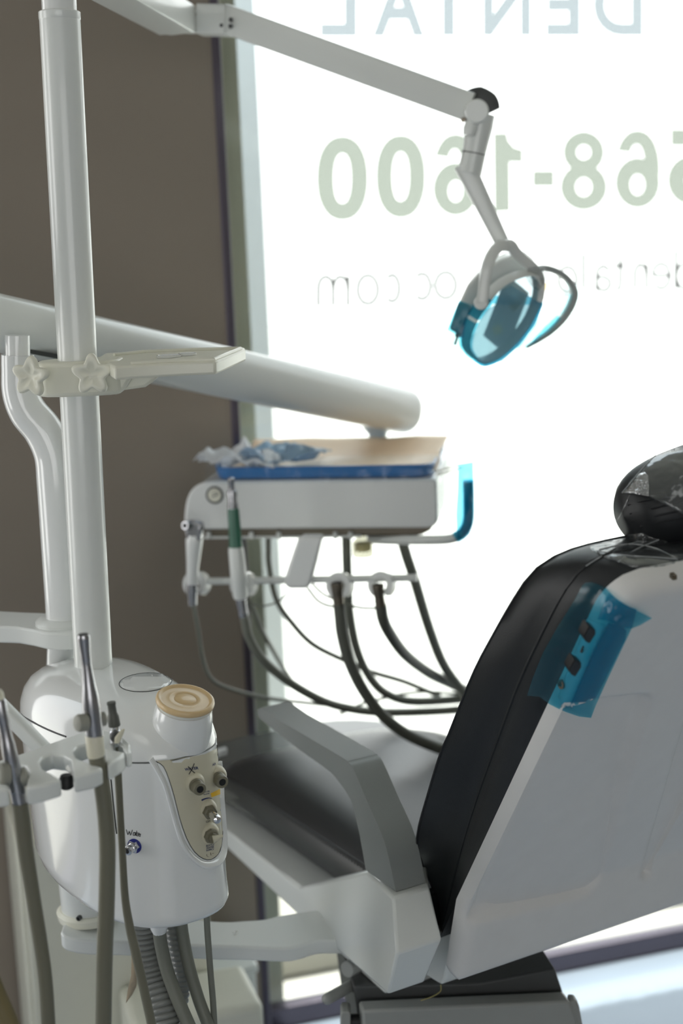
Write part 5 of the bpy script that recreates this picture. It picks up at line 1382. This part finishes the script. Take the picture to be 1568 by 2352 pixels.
t0, t1 = P(191, 1457, HBK), P(217, 1690, HBK)
bm = new(); lathe_ax(bm, t0, t1, [(0, .0052), (.005, .0064), (.03, .0070), (.05, .0068), (.20, .0056), (.24, .0056), (.26, .0053), (.30, .0054), (.50, .0072), (.60, .0090), (.72, .0098), (.80, .0098), (1, .0098)]); obj('valve_body', bm, steel, hv1)
bm = new(); lathe(bm, t0 + (t0 - t1).normalized() * .0002, t0 - t1, [(.0050, 0), (.0050, .0004)], 18); obj('valve_mouth', bm, darkgrey, hv1)
bm = new(); lathe(bm, P(190, 1660, HBK - .012), V((-.75, -.62, .1)), [(.0095, -.004), (.0098, .004), (.0085, .007), (.003, .008)], 20); obj('rotary_cap', bm, mat('grey_rubber_cap', (148, 148, 138), .5), hv1)
bm = new(); lathe(bm, P(232, 1652, HBK + .01), V((.8, .4, 0)), [(.008, -.004), (.008, .004), (.005, .006)], 18); obj('rotary_cap', bm, mat('grey_rubber_cap', (148, 148, 138), .5), hv1)
c0, c1 = P(216, 1686, HBK), P(221, 1738, HBK)
bm = new(); lathe_ax(bm, c0, c1, [(0, .0094), (.05, .0100), (.9, .0098), (1, .009)]); obj('valve_collar', bm, ivory, hv1)
hoseo(hv1, [(221, 1734), (230, 1780), (240, 1850), (246, 1930), (246, 2010), (244, 2100), (240, 2200), (237, 2370)], [HBK] * 8, .0092)
sal = thing('saliva_ejector', 'small saliva ejector valve with grey rubber tip in the right slot of holder', 'suction valve', P(268, 1740, 1.60))
YS = 1.60
s0_, s1_ = P(255, 1612, YS), P(263, 1668, YS)
bm = new(); lathe_ax(bm, s0_, s1_, [(0, .0032), (.01, .0050), (.10, .0052), (.14, .0046), (.45, .0050), (.60, .0066), (.97, .0069), (1, .0064)]); obj('rubber_tip', bm, mat('dark_rubber_tip', (92, 94, 88), .5), sal)
s2_ = P(267, 1712, YS)
bm = new(); lathe_ax(bm, s1_, s2_, [(0, .0050), (.2, .0050), (.25, .0062), (.8, .0070), (1, .0068)]); obj('valve_body', bm, chrome, sal)
bm = new(); c = P(265, 1692, YS - .006); lathe(bm, c, V((.55, -.8, .1)), [(.0058, -.003), (.0066, .0), (.0066, .003), (.005, .005)], 20); q = obj('valve_ring', bm, darkgrey, sal)
bm = new(); prism(bm, [c + V((.55, -.8, .1)).normalized() * .005 + V((.8, .55, 0)).normalized() * a + Z1 * b for a, b in ((-.005, -.006), (.0, -.007), (.006, .002), (.009, .009), (.004, .008), (-.004, .001))], V((.55, -.8, .1)).normalized() * .004); obj('lever', bm, ivory, q, bev=.0015)
hoseo(sal, [(267, 1708), (270, 1760), (275, 1850), (281, 1960), (287, 2060), (298, 2130), (312, 2190), (330, 2270), (352, 2370)], [YS] * 9, [.0046, .0044, .0042, .0042, .0046, .0052, .0056, .0056, .0056])
hv2 = thing('suction_valve', 'steel suction valve cut off by the left edge of photo in leftmost holder slot', 'suction valve', P(42, 1845, 1.50))
YL = 1.50
u0, u1 = P(-2, 1606, YL), P(46, 1848, YL)
bm = new(); lathe_ax(bm, u0, u1, [(0, .006), (.02, .0068), (.20, .0062), (.24, .0058), (.38, .0066), (.42, .0074), (.70, .0088), (.72, .0080), (.85, .0082), (1, .0078)]); obj('valve_body', bm, steel, hv2)
bm = new(); lathe(bm, u0 - (u1 - u0).normalized() * .004, u0 - u1, [(.0055, -.008), (.0058, .002), (.004, .006), (.001, .007)], 20); obj('white_cap', bm, ivory, hv2)
bm = new(); lathe(bm, P(10, 1778, YL - .008), V((-.8, -.5, .1)), [(.012, -.004), (.0122, .004), (.010, .007), (.004, .008)], 22); obj('rotary_cap', bm, mat('grey_rubber_cap', (148, 148, 138), .5), hv2)
bm = new(); lathe(bm, P(52, 1785, YL + .006), V((.85, .3, .1)), [(.010, -.004), (.0102, .004), (.008, .006)], 22); obj('rotary_cap', bm, mat('grey_rubber_cap', (148, 148, 138), .5), hv2)
hoseo(hv2, [(45, 1844), (50, 1880), (60, 1960), (76, 2060), (92, 2160), (104, 2250), (112, 2370)], [YL] * 7, [.0088, .0090, .0086, .0080, .0078, .0078, .0080])
bm = new(); tube(bm, [P(-30, 2230, 1.45), P(-6, 2290, 1.45), P(16, 2340, 1.45), P(36, 2400, 1.45)], .0105, 16, 6)
o = obj('hose', bm, mat('tan_hose', (120, 108, 74), .5), origin=P(0, 2330, 1.45)); tag(o, 'tan hose end at the bottom left corner of the photo', 'hose')
bm = new(); patch(bm, [(302, 2186), (314, 2190), (316, 2230), (313, 2266), (304, 2284), (289, 2304), (293, 2276), (301, 2240)], lambda x, y: P(x, y, 1.84 + .01 * math.sin(y * .05)), 8)
o = obj('paper_tag', bm, papertag, origin=P(304, 2240, 1.84), recalc=False); tag(o, 'torn tan paper tag hanging beside the wide corrugated hose', 'tag'); solid(o, .0008)

# ------------------------------------------------------------------ panels for the added overhead fill lights, out of view
for k, (lx, ly) in enumerate(((-0.9, 0.75), (1.1, 0.75))):
    bm = new(); aabox(bm, lx - .30, lx + .30, ly - .58, ly + .58, CEIL - .03, CEIL - .001); o = obj('fill_panel', bm, white, origin=(lx, ly, CEIL - .03), bev=.004)
    tag(o, ('flat white panel of an added overhead fill light, unit side of room', 'flat white panel of an added overhead fill light, chair side of room')[k], 'ceiling light', 'added fill panels')
